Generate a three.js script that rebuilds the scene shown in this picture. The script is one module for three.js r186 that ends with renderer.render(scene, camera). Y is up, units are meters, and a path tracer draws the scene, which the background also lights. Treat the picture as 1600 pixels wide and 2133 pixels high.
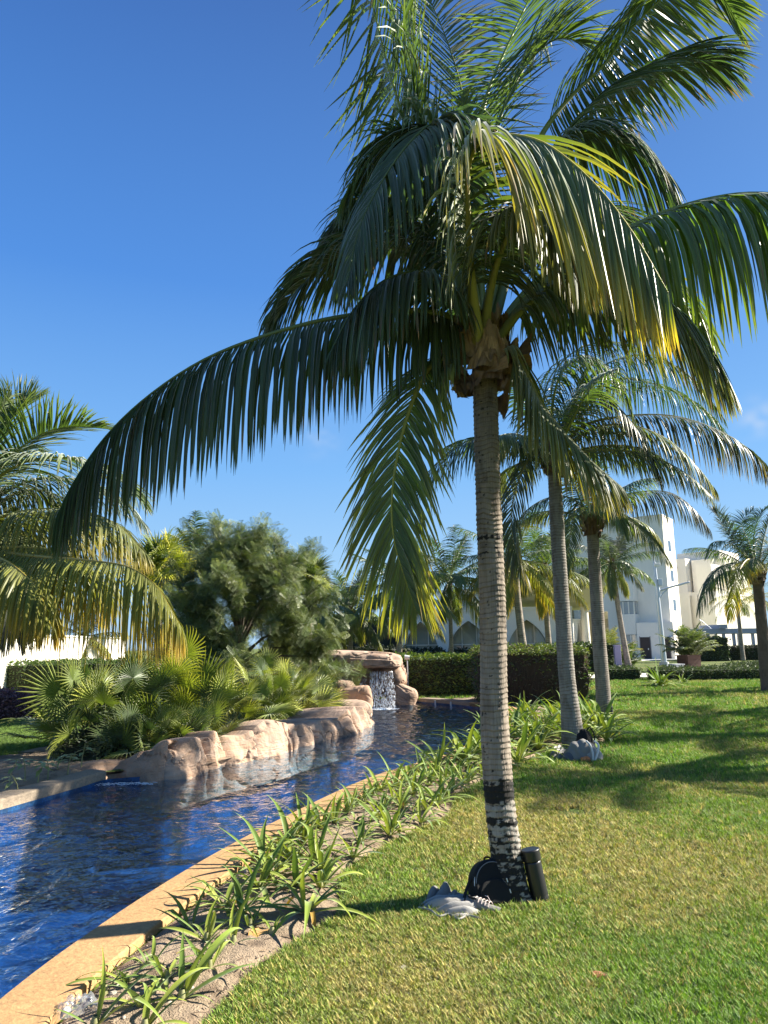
import * as THREE from 'three';
import { mergeGeometries } from 'three/addons/utils/BufferGeometryUtils.js';
import { RoundedBoxGeometry } from 'three/addons/geometries/RoundedBoxGeometry.js';

// ---------------------------------------------------------------- camera, sky, sun, exposure
const EYE = 1.6, FOCAL = 1480, PITCH = Math.atan(279 / FOCAL), ROLL = -0.014;
const scene = new THREE.Scene();
const camera = new THREE.PerspectiveCamera(2 * Math.atan(1066.5 / FOCAL) * 180 / Math.PI, 768 / 1024, 0.05, 3000);
camera.position.set(0, EYE, 0);
camera.rotation.order = 'YXZ';
camera.rotation.set(PITCH, 0, ROLL);
const renderer = new THREE.WebGLRenderer({ antialias: true });
renderer.setSize(768, 1024);
renderer.toneMapping = THREE.LinearToneMapping;
renderer.toneMappingExposure = 3.1;
renderer.shadowMap.enabled = true;
const SUN_DIR = new THREE.Vector3(0.97, 0, -0.24).normalize().multiplyScalar(Math.cos(33 * Math.PI / 180)).setY(Math.sin(33 * Math.PI / 180));
const sun = new THREE.DirectionalLight(new THREE.Color(1, 0.93, 0.80), 5.0);
sun.name = 'sun_light';
sun.position.copy(SUN_DIR).multiplyScalar(80);
sun.castShadow = true; sun.shadow.radius = 1.2;
sun.shadow.mapSize.set(4096, 4096);
Object.assign(sun.shadow.camera, { left: -70, right: 70, top: 70, bottom: -70, near: 1, far: 260 });
scene.add(sun); scene.add(sun.target);

// ---------------------------------------------------------------- numbers
function rng(seed) { let a = seed >>> 0; return () => { a = (a + 0x6d2b79f5) | 0; let t = Math.imul(a ^ (a >>> 15), 1 | a); t = (t + Math.imul(t ^ (t >>> 7), 61 | t)) ^ t; return ((t ^ (t >>> 14)) >>> 0) / 4294967296; }; }
function hash(x, y, z) { let h = Math.imul(x, 374761393) ^ Math.imul(y, 668265263) ^ Math.imul(z, 1274126177); h = Math.imul(h ^ (h >>> 13), 1274126177); return ((h ^ (h >>> 16)) >>> 0) / 4294967296; }
const sm = (t) => t * t * (3 - 2 * t), lerp = (a, b, t) => a + (b - a) * t, clamp = (x, a = 0, b = 1) => Math.min(b, Math.max(a, x));
const step = (a, b, x) => sm(clamp((x - a) / (b - a)));
function noise(x, y = 0, z = 0) {
  const i = Math.floor(x), j = Math.floor(y), k = Math.floor(z), u = sm(x - i), v = sm(y - j), w = sm(z - k);
  const l = (c) => lerp(lerp(hash(i, j, c), hash(i + 1, j, c), u), lerp(hash(i, j + 1, c), hash(i + 1, j + 1, c), u), v);
  return lerp(l(k), l(k + 1), w);
}
function fbm(x, y = 0, z = 0, n = 4) { let s = 0, a = 0.5, t = 0; for (let i = 0; i < n; i++) { s += a * noise(x, y, z); t += a; a *= 0.5; x = x * 2.03 + 17.1; y = y * 2.03 + 5.3; z = z * 2.03 + 9.7; } return s / t; }
// tiling noise for textures
function tnoise(x, y, p, s) { const i = Math.floor(x), j = Math.floor(y), u = sm(x - i), v = sm(y - j), m = (n) => ((n % p) + p) % p; return lerp(lerp(hash(m(i), m(j), s), hash(m(i + 1), m(j), s), u), lerp(hash(m(i), m(j + 1), s), hash(m(i + 1), m(j + 1), s), u), v); }
function tfbm(u, v, p, s, n = 4) { let r = 0, a = 0.5, t = 0; for (let i = 0; i < n; i++) { r += a * tnoise(u * p, v * p, p, s + i); t += a; a *= 0.55; p *= 2; } return r / t; }
const V = (x, y, z) => new THREE.Vector3(x, y, z), UP = V(0, 1, 0);
// a point of the place from where it shows in the photograph: on the level y, or at a depth
function ray(px, py) { const d = V((px - 800) / FOCAL, (1066.5 - py) / FOCAL, -1); return d.applyEuler(camera.rotation); }
function onLevel(px, py, y = 0) { const d = ray(px, py); return V(0, EYE, 0).addScaledVector(d, (y - EYE) / d.y); }
function at(px, py, depth) { const d = ray(px, py); return V(0, EYE, 0).addScaledVector(d, depth / -d.z); }

// ---------------------------------------------------------------- sky
{
  const W = 1024, H = 512, data = new Float32Array(W * H * 4), ex = renderer.toneMappingExposure;
  const stops = [[-90, .20, .19, .13], [-3, .34, .42, .46], [0, .48, .72, .97], [4, .41, .68, .97], [14, .215, .50, .95], [28, .085, .285, .77], [48, .038, .140, .47], [90, .018, .08, .32]];
  const d = V(0, 0, 0), wisps = [[660, 908, 1.1, .22], [690, 916, .5, .3], [1575, 875, .9, .42], [1590, 850, .6, .3], [600, 885, .8, .12]].map(([x, y, r, k]) => [ray(x, y).normalize(), r, k]);
  for (let j = 0; j < H; j++) for (let i = 0; i < W; i++) {
    const el = ((j + .5) / H - .5) * 180, az = ((i + .5) / W - .5) * 2 * Math.PI, c = Math.cos(el * Math.PI / 180);
    d.set(c * Math.cos(az), Math.sin(el * Math.PI / 180), c * Math.sin(az));
    let k = 0; while (k < stops.length - 2 && stops[k + 1][0] < el) k++;
    const t = clamp((el - stops[k][0]) / (stops[k + 1][0] - stops[k][0])), s = d.dot(SUN_DIR), near = Math.pow(Math.max(0, s * .5 + .5), 3);
    let r = lerp(stops[k][1], stops[k + 1][1], t), g = lerp(stops[k][2], stops[k + 1][2], t), b = lerp(stops[k][3], stops[k + 1][3], t);
    const glow = el > -3 ? .14 * near + .5 * Math.pow(Math.max(0, s), 14) + 1.6 * Math.pow(Math.max(0, s), 90) : 0;
    r += glow * .46; g += glow * .58; b += glow * .50;
    for (const [w, rad, a] of wisps) {
      const q = Math.acos(clamp(d.dot(w), -1, 1)) * 180 / Math.PI / rad;
      if (q < 3) { const m = a * Math.exp(-q * q * .7) * step(.32, .75, fbm(az * 90, el * 3.4, 3, 4)); r = lerp(r, .8, m); g = lerp(g, .84, m); b = lerp(b, .9, m); }
    }
    data.set([r / ex, g / ex, b / ex, 1], (j * W + i) * 4);
  }
  const t = new THREE.DataTexture(data, W, H, THREE.RGBAFormat, THREE.FloatType);
  t.mapping = THREE.EquirectangularReflectionMapping; t.magFilter = THREE.LinearFilter; t.needsUpdate = true;
  scene.background = t; scene.environment = t;
}

// ---------------------------------------------------------------- builders
const used = new Map();
function numbered(name) { const n = used.get(name) ?? 0; used.set(name, n + 1); return n ? name + '_' + String(n).padStart(3, '0') : name; }
function tag(o, label, category, group, kind) { if (label) o.userData.label = label; if (category) o.userData.category = category; if (group) o.userData.group = group; if (kind) o.userData.kind = kind; return o; }
function thing(name, label, category, pos = [0, 0, 0], turn = 0, group) { const o = new THREE.Group(); o.name = numbered(name); o.position.set(...pos); o.rotation.y = turn; scene.add(o); return tag(o, label, category, group); }
function mesh(name, geo, mat, parent = scene, kind) { const m = new THREE.Mesh(geo, mat); m.name = parent === scene ? numbered(name) : name; m.castShadow = m.receiveShadow = true; parent.add(m); if (kind) m.userData.kind = kind; return m; }
function copies(name, geo, mat, list, parent = scene) {
  const m = new THREE.InstancedMesh(geo, mat, list.length); m.name = parent === scene ? numbered(name) : name; m.castShadow = m.receiveShadow = true; m.userData.kind = 'stuff';
  const M = new THREE.Matrix4(), c = new THREE.Color();
  list.forEach(([p, q, s, col], i) => { m.setMatrixAt(i, M.compose(p, q, s)); if (col) m.setColorAt(i, c.setRGB(col[0], col[1], col[2])); });
  parent.add(m); return m;
}
class MB {
  constructor() { this.P = []; this.C = []; this.U = []; this.I = []; }
  v(x, y, z, c, u = 0, w = 0) { this.P.push(x, y, z); this.C.push(c[0], c[1], c[2]); this.U.push(u, w); return this.P.length / 3 - 1; }
  grid(nu, nv, f, flip) { const s = this.P.length / 3; for (let j = 0; j <= nv; j++) for (let i = 0; i <= nu; i++) { const r = f(i / nu, j / nv); this.v(r[0], r[1], r[2], r[3] ?? [1, 1, 1], r[4] ?? i / nu, r[5] ?? j / nv); }
    for (let j = 0; j < nv; j++) for (let i = 0; i < nu; i++) { const a = s + j * (nu + 1) + i, b = a + 1, c = a + nu + 1, d = c + 1; flip ? this.I.push(a, c, b, b, c, d) : this.I.push(a, b, c, b, d, c); } return this; }
  geo() { const g = new THREE.BufferGeometry(); g.setAttribute('position', new THREE.Float32BufferAttribute(this.P, 3)); g.setAttribute('color', new THREE.Float32BufferAttribute(this.C, 3)); g.setAttribute('uv', new THREE.Float32BufferAttribute(this.U, 2)); g.setIndex(this.I); g.computeVertexNormals(); return g; }
}
function tubeInto(mb, pts, rad, col, n = 8) {   // pts: Vector3[], rad: number[] or fn, col: fn(t) or rgb
  const L = pts.length - 1, s = mb.P.length / 3; let nrm = null;
  for (let j = 0; j <= L; j++) {
    const T = pts[Math.min(L, j + 1)].clone().sub(pts[Math.max(0, j - 1)]).normalize();
    if (!nrm) { nrm = Math.abs(T.y) > .9 ? V(1, 0, 0) : V(0, 1, 0); } nrm.addScaledVector(T, -nrm.dot(T)).normalize();
    const B = T.clone().cross(nrm), r = typeof rad === 'function' ? rad(j / L) : rad[j], c = typeof col === 'function' ? col(j / L) : col;
    for (let i = 0; i <= n; i++) { const a = i / n * 2 * Math.PI, x = Math.cos(a) * r, y = Math.sin(a) * r; mb.v(pts[j].x + nrm.x * x + B.x * y, pts[j].y + nrm.y * x + B.y * y, pts[j].z + nrm.z * x + B.z * y, c, i / n * 2, j / L); }
  }
  for (let j = 0; j < L; j++) for (let i = 0; i < n; i++) { const a = s + j * (n + 1) + i, b = a + 1, c = a + n + 1, d = c + 1; mb.I.push(a, b, c, b, d, c); }
  return mb;
}
const tube = (pts, rad, col = [1, 1, 1], n = 8) => tubeInto(new MB(), pts, rad, col, n).geo();
const curve = (pts, n) => new THREE.CatmullRomCurve3(pts, false, 'centripetal').getPoints(n);
function paint(g, c) { const n = g.attributes.position.count, a = new Float32Array(n * 3); for (let i = 0; i < n; i++) a.set(c, i * 3); g.setAttribute('color', new THREE.BufferAttribute(a, 3)); return g; }
function box(x0, x1, y0, y1, z0, z1) { const g = new THREE.BoxGeometry(x1 - x0, y1 - y0, z1 - z0); g.translate((x0 + x1) / 2, (y0 + y1) / 2, (z0 + z1) / 2); return g; }
function rbox(x0, x1, y0, y1, z0, z1, r = .02) { const g = new RoundedBoxGeometry(x1 - x0, y1 - y0, z1 - z0, 2, r); g.translate((x0 + x1) / 2, (y0 + y1) / 2, (z0 + z1) / 2); return g; }
function tex(w, h, f, srgb) { const d = new Uint8Array(w * h * 4); for (let j = 0; j < h; j++) for (let i = 0; i < w; i++) { const c = f(i / w, j / h), o = (j * w + i) * 4; if (typeof c === 'number') d[o] = d[o + 1] = d[o + 2] = clamp(c) * 255; else { d[o] = clamp(c[0]) * 255; d[o + 1] = clamp(c[1]) * 255; d[o + 2] = clamp(c[2]) * 255; } d[o + 3] = 255; }
  const t = new THREE.DataTexture(d, w, h); t.wrapS = t.wrapT = THREE.RepeatWrapping; t.magFilter = THREE.LinearFilter; if (srgb) t.colorSpace = THREE.SRGBColorSpace; t.needsUpdate = true; return t; }
const rep = (t, x, y = x) => { const c = t.clone(); c.repeat.set(x, y); c.needsUpdate = true; return c; };
const std = (o) => new THREE.MeshStandardMaterial({ side: THREE.DoubleSide, ...o }), phys = (o) => new THREE.MeshPhysicalMaterial({ side: THREE.DoubleSide, ...o });
const rgb = (r, g, b) => new THREE.Color().setRGB(r, g, b);

// ---------------------------------------------------------------- materials
const T = {};
T.grain = tex(512, 512, (u, v) => tfbm(u, v, 16, 3, 5));                       // plain fine grain
T.plaster = tex(512, 512, (u, v) => { const n = .5 * tfbm(u, v, 4, 20, 5) + .5 * tfbm(u, v, 40, 30, 3); return .86 + .14 * n; });
T.grit = tex(512, 512, (u, v) => { const n = tfbm(u, v, 60, 41, 3), m = tfbm(u, v, 6, 45, 4); const k = .55 + .5 * n * (.6 + .8 * m); return [k, k * .97, k * .93]; });
T.gritH = tex(512, 512, (u, v) => .6 * tfbm(u, v, 50, 51, 3) + .4 * tfbm(u, v, 9, 55, 3));
T.rock = tex(512, 512, (u, v) => { const a = tfbm(u, v, 5, 61, 6), b = tfbm(u, v, 60, 67, 3), s = step(.50, .58, tfbm(u, v, 9, 71, 5)); return [.62 + .4 * a + .08 * (b - .5), .60 + .4 * a - .05 * s, .58 + .4 * a - .1 * s]; });
T.rockH = tex(512, 512, (u, v) => { const a = tfbm(u, v, 6, 61, 6), r = 1 - Math.abs(2 * tfbm(u, v, 4, 73, 5) - 1); return .4 * a + .3 * r + .3 * tfbm(u, v, 48, 79, 3); });
T.fibre = tex(256, 512, (u, v) => { const a = tnoise(u * 64, v * 6, 64, 81) * .5 + tnoise(u * 128, v * 24, 128, 82) * .3 + tfbm(u, v, 8, 83, 3) * .4; const k = .62 + .42 * a; return [k, k * .98, k * .95]; });
T.fibreH = tex(256, 512, (u, v) => tnoise(u * 64, v * 8, 64, 81) * .5 + tnoise(u * 128, v * 32, 128, 82) * .3 + tfbm(u, v, 12, 83, 4) * .3);
T.cloth = tex(256, 256, (u, v) => .5 + .25 * Math.sin(u * 2 * Math.PI * 64) * Math.sin(v * 2 * Math.PI * 64) + .3 * (tfbm(u, v, 32, 91, 3) - .5));
T.lawn = tex(1024, 1024, (u, v) => {
  const a = tfbm(u, v, 5, 101, 5), b = tnoise(u * 220 + 3 * tnoise(u * 30, v * 30, 30, 104), v * 90, 10000, 105), c = tnoise(u * 90, v * 240 + 3 * tnoise(u * 30, v * 30, 30, 106), 10000, 107), k = .45 + .75 * (.5 * b + .5 * c), s = step(.42, .68, a);
  return [k * lerp(.40, .56, s), k * lerp(.50, .56, s), k * lerp(.10, .23, s)];
}, true);
T.lawnH = tex(512, 512, (u, v) => .6 * tfbm(u, v, 90, 111, 2) + .4 * tfbm(u, v, 25, 113, 3));
T.mosaic = tex(512, 512, (u, v) => { const n = 32, x = u * n, y = v * n, i = Math.floor(x), j = Math.floor(y), fx = x - i, fy = y - j, g = fx < .1 || fy < .1; if (g) return [.03, .05, .11]; const h = hash(i, j, 5), w = tfbm(u, v, 5, 121, 4); const k = .55 + .7 * h * h + 1.1 * step(.42, .75, w); return [.006 * k + .006 * (h > .85), .060 * k, .165 * k]; });
T.ripple = tex(1024, 1024, (u, v) => { const w = tfbm(u, v, 6, 131, 3); return .5 * tfbm(u + .12 * w, v, 9, 133, 5) + .5 * (1 - Math.abs(2 * tfbm(u, v + .1 * w, 12, 137, 4) - 1)); });
T.travertine = tex(512, 512, (u, v) => { const b = tnoise(Math.floor(u * 6) + 50, Math.floor(v * 9 + (Math.floor(u * 6) % 2) * .0) + 20, 1000, 141), n = tfbm(u, v, 8, 143, 5); const j = (u * 6) % 1 < .02 || (v * 9) % 1 < .03; const k = (j ? .6 : .82) + .2 * n + .12 * (b - .5); return [k, k * .93, k * .78]; });

const M = {};
M.white = std({ color: rgb(.86, .81, .71), map: rep(T.plaster, .4), roughness: .9, bumpMap: rep(T.gritH, .8), bumpScale: .004 });
M.cream = std({ color: rgb(.84, .79, .68), map: rep(T.plaster, .4), roughness: .9, bumpMap: rep(T.gritH, .8), bumpScale: .004 });
M.grey = std({ color: rgb(.42, .44, .47), map: rep(T.plaster, .5), roughness: .8 });
M.coping = std({ color: rgb(.64, .385, .17), map: rep(T.grit, 1), roughness: .88, bumpMap: rep(T.gritH, 1.5), bumpScale: .004 });
M.limestone = std({ color: rgb(.44, .36, .27), map: rep(T.grit, 1), roughness: .85, bumpMap: rep(T.gritH, 1.5), bumpScale: .004 });
M.soil = std({ vertexColors: true, map: rep(T.grit, 1.6), roughness: 1, bumpMap: rep(T.gritH, 3), bumpScale: .012 });
M.lawn = std({ color: rgb(.72, .74, .6), map: rep(T.lawn, .42), roughness: 1, bumpMap: rep(T.lawnH, .8), bumpScale: .03 });
M.grass = phys({ color: rgb(1, 1, 1), roughness: 1, transmission: .3, thickness: 0, clearcoat: .25, clearcoatRoughness: .5 });
M.mosaic = std({ map: rep(T.mosaic, 1 / .8), roughness: .35 });
M.water = phys({ color: rgb(.50, .70, .90), roughness: .03, transmission: 1, thickness: 0, ior: 1.33, bumpMap: rep(T.ripple, .55), bumpScale: .03 });
M.rock = std({ vertexColors: true, map: rep(T.rock, .8), roughness: .92, bumpMap: rep(T.rockH, .9), bumpScale: .04 });
M.bark = std({ vertexColors: true, map: T.fibre, roughness: .95, bumpMap: T.fibreH, bumpScale: .006 });
M.sheath = std({ vertexColors: true, map: rep(T.fibre, 3, 1), roughness: .9, bumpMap: rep(T.fibreH, 3, 1), bumpScale: .006 });
M.leaf = phys({ vertexColors: true, roughness: 1, transmission: .52, thickness: 0, clearcoat: 1, clearcoatRoughness: .38 });
M.petiole = phys({ vertexColors: true, roughness: .6, clearcoat: .3, clearcoatRoughness: .4 });
M.foliage = phys({ color: rgb(1, 1, 1), roughness: 1, transmission: .35, thickness: 0, clearcoat: .35, clearcoatRoughness: .3 });
M.seedling = phys({ color: rgb(.26, .34, .08), roughness: 1, transmission: .3, thickness: 0, clearcoat: .3 });
M.twig = std({ color: rgb(.10, .075, .05), roughness: 1 });
M.glass = phys({ color: rgb(.20, .22, .20), roughness: .06, metalness: 0, clearcoat: 1, clearcoatRoughness: .03 });
M.darkdoor = std({ color: rgb(.035, .022, .02), roughness: .6 });
M.metal = std({ color: rgb(.50, .53, .57), roughness: .45, metalness: .6 });
M.screen = std({ color: rgb(.012, .022, .024), roughness: .95, bumpMap: rep(T.cloth, 3), bumpScale: .004 });
M.black = std({ color: rgb(.006, .006, .006), roughness: .9, bumpMap: rep(T.cloth, 6), bumpScale: .002 });
M.blackGloss = phys({ color: rgb(.005, .0055, .006), roughness: .5, clearcoat: .25, clearcoatRoughness: .2 });
M.fleece = std({ color: rgb(.22, .21, .195), roughness: 1, bumpMap: rep(T.cloth, 5), bumpScale: .003 });
M.fleeceLight = std({ color: rgb(.35, .335, .31), roughness: 1, bumpMap: rep(T.cloth, 5), bumpScale: .003 });
M.pipe = std({ color: rgb(.62, .62, .60), roughness: .6 });
M.drop = phys({ color: rgb(.95, .97, 1), roughness: .15, transmission: .25, thickness: 0, clearcoat: 1 });
M.leafMatte = phys({ vertexColors: true, roughness: 1, transmission: .32, thickness: 0, clearcoat: .22, clearcoatRoughness: .38 });
M.leafMatte2 = phys({ vertexColors: true, roughness: 1, transmission: .38, thickness: 0, clearcoat: .4, clearcoatRoughness: .36 });
M.fanYellow = phys({ vertexColors: true, color: rgb(2.2, 1.9, .9), roughness: 1, transmission: .4, thickness: 0, clearcoat: .3, clearcoatRoughness: .4 });
M.twigV = std({ vertexColors: true, roughness: 1 });
M.creamSoft = std({ color: rgb(.70, .68, .52), map: rep(T.plaster, .3), roughness: .9 });
M.hallGlass = phys({ color: rgb(.34, .35, .29), roughness: .08, clearcoat: 1, clearcoatRoughness: .04 });
M.bayGlass = phys({ color: rgb(.28, .29, .28), roughness: .08, clearcoat: 1, clearcoatRoughness: .04 });
M.darkGlass = phys({ color: rgb(.05, .055, .06), roughness: .1, clearcoat: 1, clearcoatRoughness: .05 });
M.greyPanel = std({ color: rgb(.17, .17, .18), roughness: .7 });
M.greyPale = std({ color: rgb(.36, .39, .45), map: rep(T.plaster, .6), roughness: .75 });
M.grout = std({ color: rgb(.34, .29, .2), roughness: 1 });
[[.56, .47, .31], [.62, .54, .37], [.50, .41, .26]].forEach((c, i) => { M['stone' + i] = std({ color: rgb(...c), map: rep(T.grit, .7), roughness: .9, bumpMap: rep(T.gritH, 1), bumpScale: .006 }); });
M.red = std({ color: rgb(.50, .03, .02), roughness: .5 }); M.yellow = std({ color: rgb(.65, .40, .03), roughness: .5 });
M.purple = std({ color: rgb(.36, .30, .50), map: rep(T.plaster, .8), roughness: .6 });
M.brownwood = std({ color: rgb(.10, .05, .035), map: rep(T.fibre, 2), roughness: .7, bumpMap: rep(T.fibreH, 2), bumpScale: .004 });
M.film = phys({ color: rgb(.93, .95, .97), roughness: .12, transmission: .88, thickness: 0, clearcoat: 1 });
M.lace = std({ color: rgb(.60, .50, .46), roughness: .9 }); M.orange = std({ color: rgb(.60, .22, .08), roughness: .8 });
M.dryleaf = phys({ vertexColors: true, roughness: 1, transmission: .2, thickness: 0 });
M.fleeceDark = std({ color: rgb(.10, .105, .125), roughness: 1, bumpMap: rep(T.cloth, 5), bumpScale: .003 });
M.blade = M.grass;
M.pebble = std({ roughness: 1 });
M.leafDry = phys({ vertexColors: true, roughness: 1, transmission: .5, thickness: 0, clearcoat: .22, clearcoatRoughness: .3 });
for (const [n, k] of [['coping', .8], ['limestone', .75], ['soil', .8], ['lawn', .92], ['grass', 1], ['rock', .72], ['leaf', .98], ['leafDry', .85], ['petiole', .85], ['foliage', .85], ['leafMatte', .85], ['leafMatte2', .85], ['fanYellow', .78], ['pebble', .78], ['seedling', .8], ['mosaic', .78]]) M[n].color.multiplyScalar(k);

// ---------------------------------------------------------------- the pool's outline (x, z)
const RIGHT_SHORE = [[-1.62, 3.5], [-1.72, 0], [-1.80, -2.2], [-1.79, -3.6], [-1.68, -4.45], [-1.43, -5.6], [-.95, -7.14], [-.19, -9.09], [.66, -10.5], [1.45, -12.2], [2.2, -14.4], [2.75, -16.8], [2.85, -18.6], [2.45, -19.9], [1.7, -21.2], [.7, -22.3], [-.4, -22.9], [-1.6, -22.9]];
const LEFT_SHORE = [[-1.75, -21], [-1.5, -18.6], [-.75, -16.9], [-.95, -14.4], [-1.55, -13.0], [-2.15, -11.7], [-2.6, -10.9], [-3.0, -10.05], [-3.66, -9.75], [-3.78, -9.3], [-4.14, -8.0], [-4.62, -6.2], [-5.0, -4.4], [-5.2, -2], [-5.2, 0], [-5.0, 3.5]];
const flat = (list, n) => curve(list.map(([x, z]) => V(x, 0, z)), n);
const rightShore = flat(RIGHT_SHORE, 150), leftShore = flat(LEFT_SHORE, 110);
function offset(line, d) { return line.map((p, i) => { const t = line[Math.min(line.length - 1, i + 1)].clone().sub(line[Math.max(0, i - 1)]).normalize(); return V(p.x - t.z * d, p.y, p.z + t.x * d); }); }   // to the right of the line's way
const poolLine = [...rightShore, ...leftShore];
function inside(poly, x, z) { let c = false; for (let i = 0, j = poly.length - 1; i < poly.length; j = i++) { const a = poly[i], b = poly[j]; if ((a.z > z) !== (b.z > z) && x < (b.x - a.x) * (z - a.z) / (b.z - a.z) + a.x) c = !c; } return c; }
const xAt = (line, z) => { for (let i = 1; i < line.length; i++) if ((line[i - 1].z - z) * (line[i].z - z) <= 0) return lerp(line[i - 1].x, line[i].x, (z - line[i - 1].z) / (line[i].z - line[i - 1].z || 1)); return line[0].x; };

// soil bed: between the right coping and the lawn
const BED_EDGE = [[-.95, 3.5], [-.9, 0], [-.85, -2], [-.79, -3.44], [-.70, -3.8], [-.55, -4.18], [-.36, -4.5], [-.27, -4.8], [-.33, -5.25], [-.12, -5.9], [.3, -6.7], [.60, -7.2], [.72, -7.9], [1.02, -8.6], [1.7, -9.8], [2.35, -10.9], [3.1, -11.5], [3.7, -12.1], [4.0, -13.2], [4.05, -15], [4.0, -17.5], [3.9, -20], [3.4, -22]];
const bedEdge = flat(BED_EDGE, 120);
const copingOuter = offset(rightShore, .33);
function wob(p, k = .05) { return V(p.x + k * (fbm(p.x * 4 + 3, p.z * 4, 1) - .5) * 2, 0, p.z + k * (fbm(p.x * 4, p.z * 4, 7) - .5) * 2); }
const bedPoly = [...bedEdge.map((p) => wob(p)), ...rightShore.slice(0, 128).reverse()];

// ---------------------------------------------------------------- lawn, one sheet to the horizon with the pool cut out
{
  const s = new THREE.Shape([[-900, 900], [900, 900], [900, -900], [-900, -900]].map(([x, z]) => new THREE.Vector2(x, -z)));
  s.holes.push(new THREE.Path([...offset(rightShore, .15), ...offset(leftShore, .2)].map((p) => new THREE.Vector2(p.x, -p.z))));
  const g = new THREE.ShapeGeometry(s); g.rotateX(-Math.PI / 2);
  tag(mesh('lawn', g, M.lawn), 'wide mown lawn around the palms and pool, greener in front and straw coloured in patches', 'lawn', null, 'structure');
}
const straw = (x, z) => clamp(step(.46, .72, fbm(x * .55 + 8, z * .55, 2, 4)) * .5 + .95 * Math.exp(-((x - 1.2) ** 2 / 1.6 + (z + 6.6) ** 2 / 2.2)) + .55 * Math.exp(-((x - .1) ** 2 / .7 + (z + 3.9) ** 2 / .9)) + .5 * Math.exp(-((x - 1.8) ** 2 / .25 + (z + 7.6) ** 2 / .12)));
const inBed = (x, z) => inside(bedPoly, x, z);
{
  // tufts of mown grass
  const R = rng(5), mb = new MB();
  for (let b = 0; b < 9; b++) {
    const a = R() * 6.28, h = .016 + .022 * R(), lean = .3 + 1.1 * R(), w = .0016 + .0012 * R(), x = (R() - .5) * .022, z = (R() - .5) * .022, dx = Math.cos(a), dz = Math.sin(a);
    const px = -dz * w, pz = dx * w, k = .8 + .4 * R(), c = [k, k, k];
    const i = mb.v(x - px, 0, z - pz, c), j = mb.v(x + px, 0, z + pz, c), m = mb.v(x + dx * h * lean * .35 + px * .8, h * .65, z + dz * h * lean * .35 + pz * .8, c), l = mb.v(x + dx * h * lean * .35 - px * .8, h * .65, z + dz * h * lean * .35 - pz * .8, c), t = mb.v(x + dx * h * lean, h * (1.1 - .3 * lean), z + dz * h * lean, c);
    mb.I.push(i, j, m, i, m, l, l, m, t);
  }
  const g = mb.geo(), list = [], q = new THREE.Quaternion();
  const blade = M.grass.clone(); blade.vertexColors = true;
  const sow = (n, z0, z1, pow, scale) => {
    for (let i = 0; i < n; i++) {
      const z = -lerp(z0, z1, Math.pow(R(), pow)), half = -z * .575 + .3, x = (R() * 2 - 1) * half;
      if (x < xAt(bedEdge, z) - .06 || inBed(x, z)) continue;
      if (Math.hypot(x - .83, z + 4.84) < .12) continue;
      const s = straw(x, z), bare = .55 * Math.exp(-((x - 1.75) ** 2 / .10 + (z + 7.25) ** 2 / .05)) + .5 * (fbm(x * 1.7, z * 1.7, 9, 3) > .68);
      if (R() < bare) continue;
      const dry = R() < .10 + .50 * s, k = .5 + .85 * R();
      const c = dry ? [.52 * k, .43 * k, .115 * k] : [lerp(.18, .32, s) * k, lerp(.33, .34, s) * k, lerp(.016, .04, s) * k];
      list.push([V(x, 0, z), q.clone().setFromAxisAngle(UP, R() * 6.28), V(scale, scale * (.8 + .6 * R()) * (1 - .25 * s), scale).multiplyScalar(.85 + .4 * R()), c]);
    }
  };
  sow(90000, 2.6, 5.2, .8, 1.15); sow(90000, 2.6, 8, .7, 1.25); sow(110000, 4.2, 13, .75, 1.5); sow(60000, 8, 18, .7, 1.9); sow(90000, 11, 32, .8, 2.3);
  tag(copies('grass', g, blade, list), 'short mown grass blades covering the lawn', 'grass');
}
// lawn on the left bank
{
  const R = rng(6), list = [], mb = new MB(), q = new THREE.Quaternion();
  for (let b = 0; b < 9; b++) { const a = R() * 6.28, h = .03 + .03 * R(), x = (R() - .5) * .04, z = (R() - .5) * .04, w = .003, dx = Math.cos(a), dz = Math.sin(a), c = [1, 1, 1]; mb.I.push(mb.v(x - dz * w, 0, z + dx * w, c), mb.v(x + dz * w, 0, z - dx * w, c), mb.v(x + dx * h * .7, h, z + dz * h * .7, c)); }
  for (let i = 0; i < 60000; i++) { const z = -lerp(11.2, 24, R()), x = -lerp(3.2, 14, R()); if (x / z > .62 || (x > -5.8 && z > -13)) continue; const k = .7 + .6 * R(); list.push([V(x, 0, z), q.clone().setFromAxisAngle(UP, R() * 6.28), V(1.2, 1.1, 1.2), [.13 * k, .22 * k, .02 * k]]); }
  tag(copies('grass', mb.geo(), M.grass, list), 'short grass of the lawn on the far bank left of the pool', 'grass');
}
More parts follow.
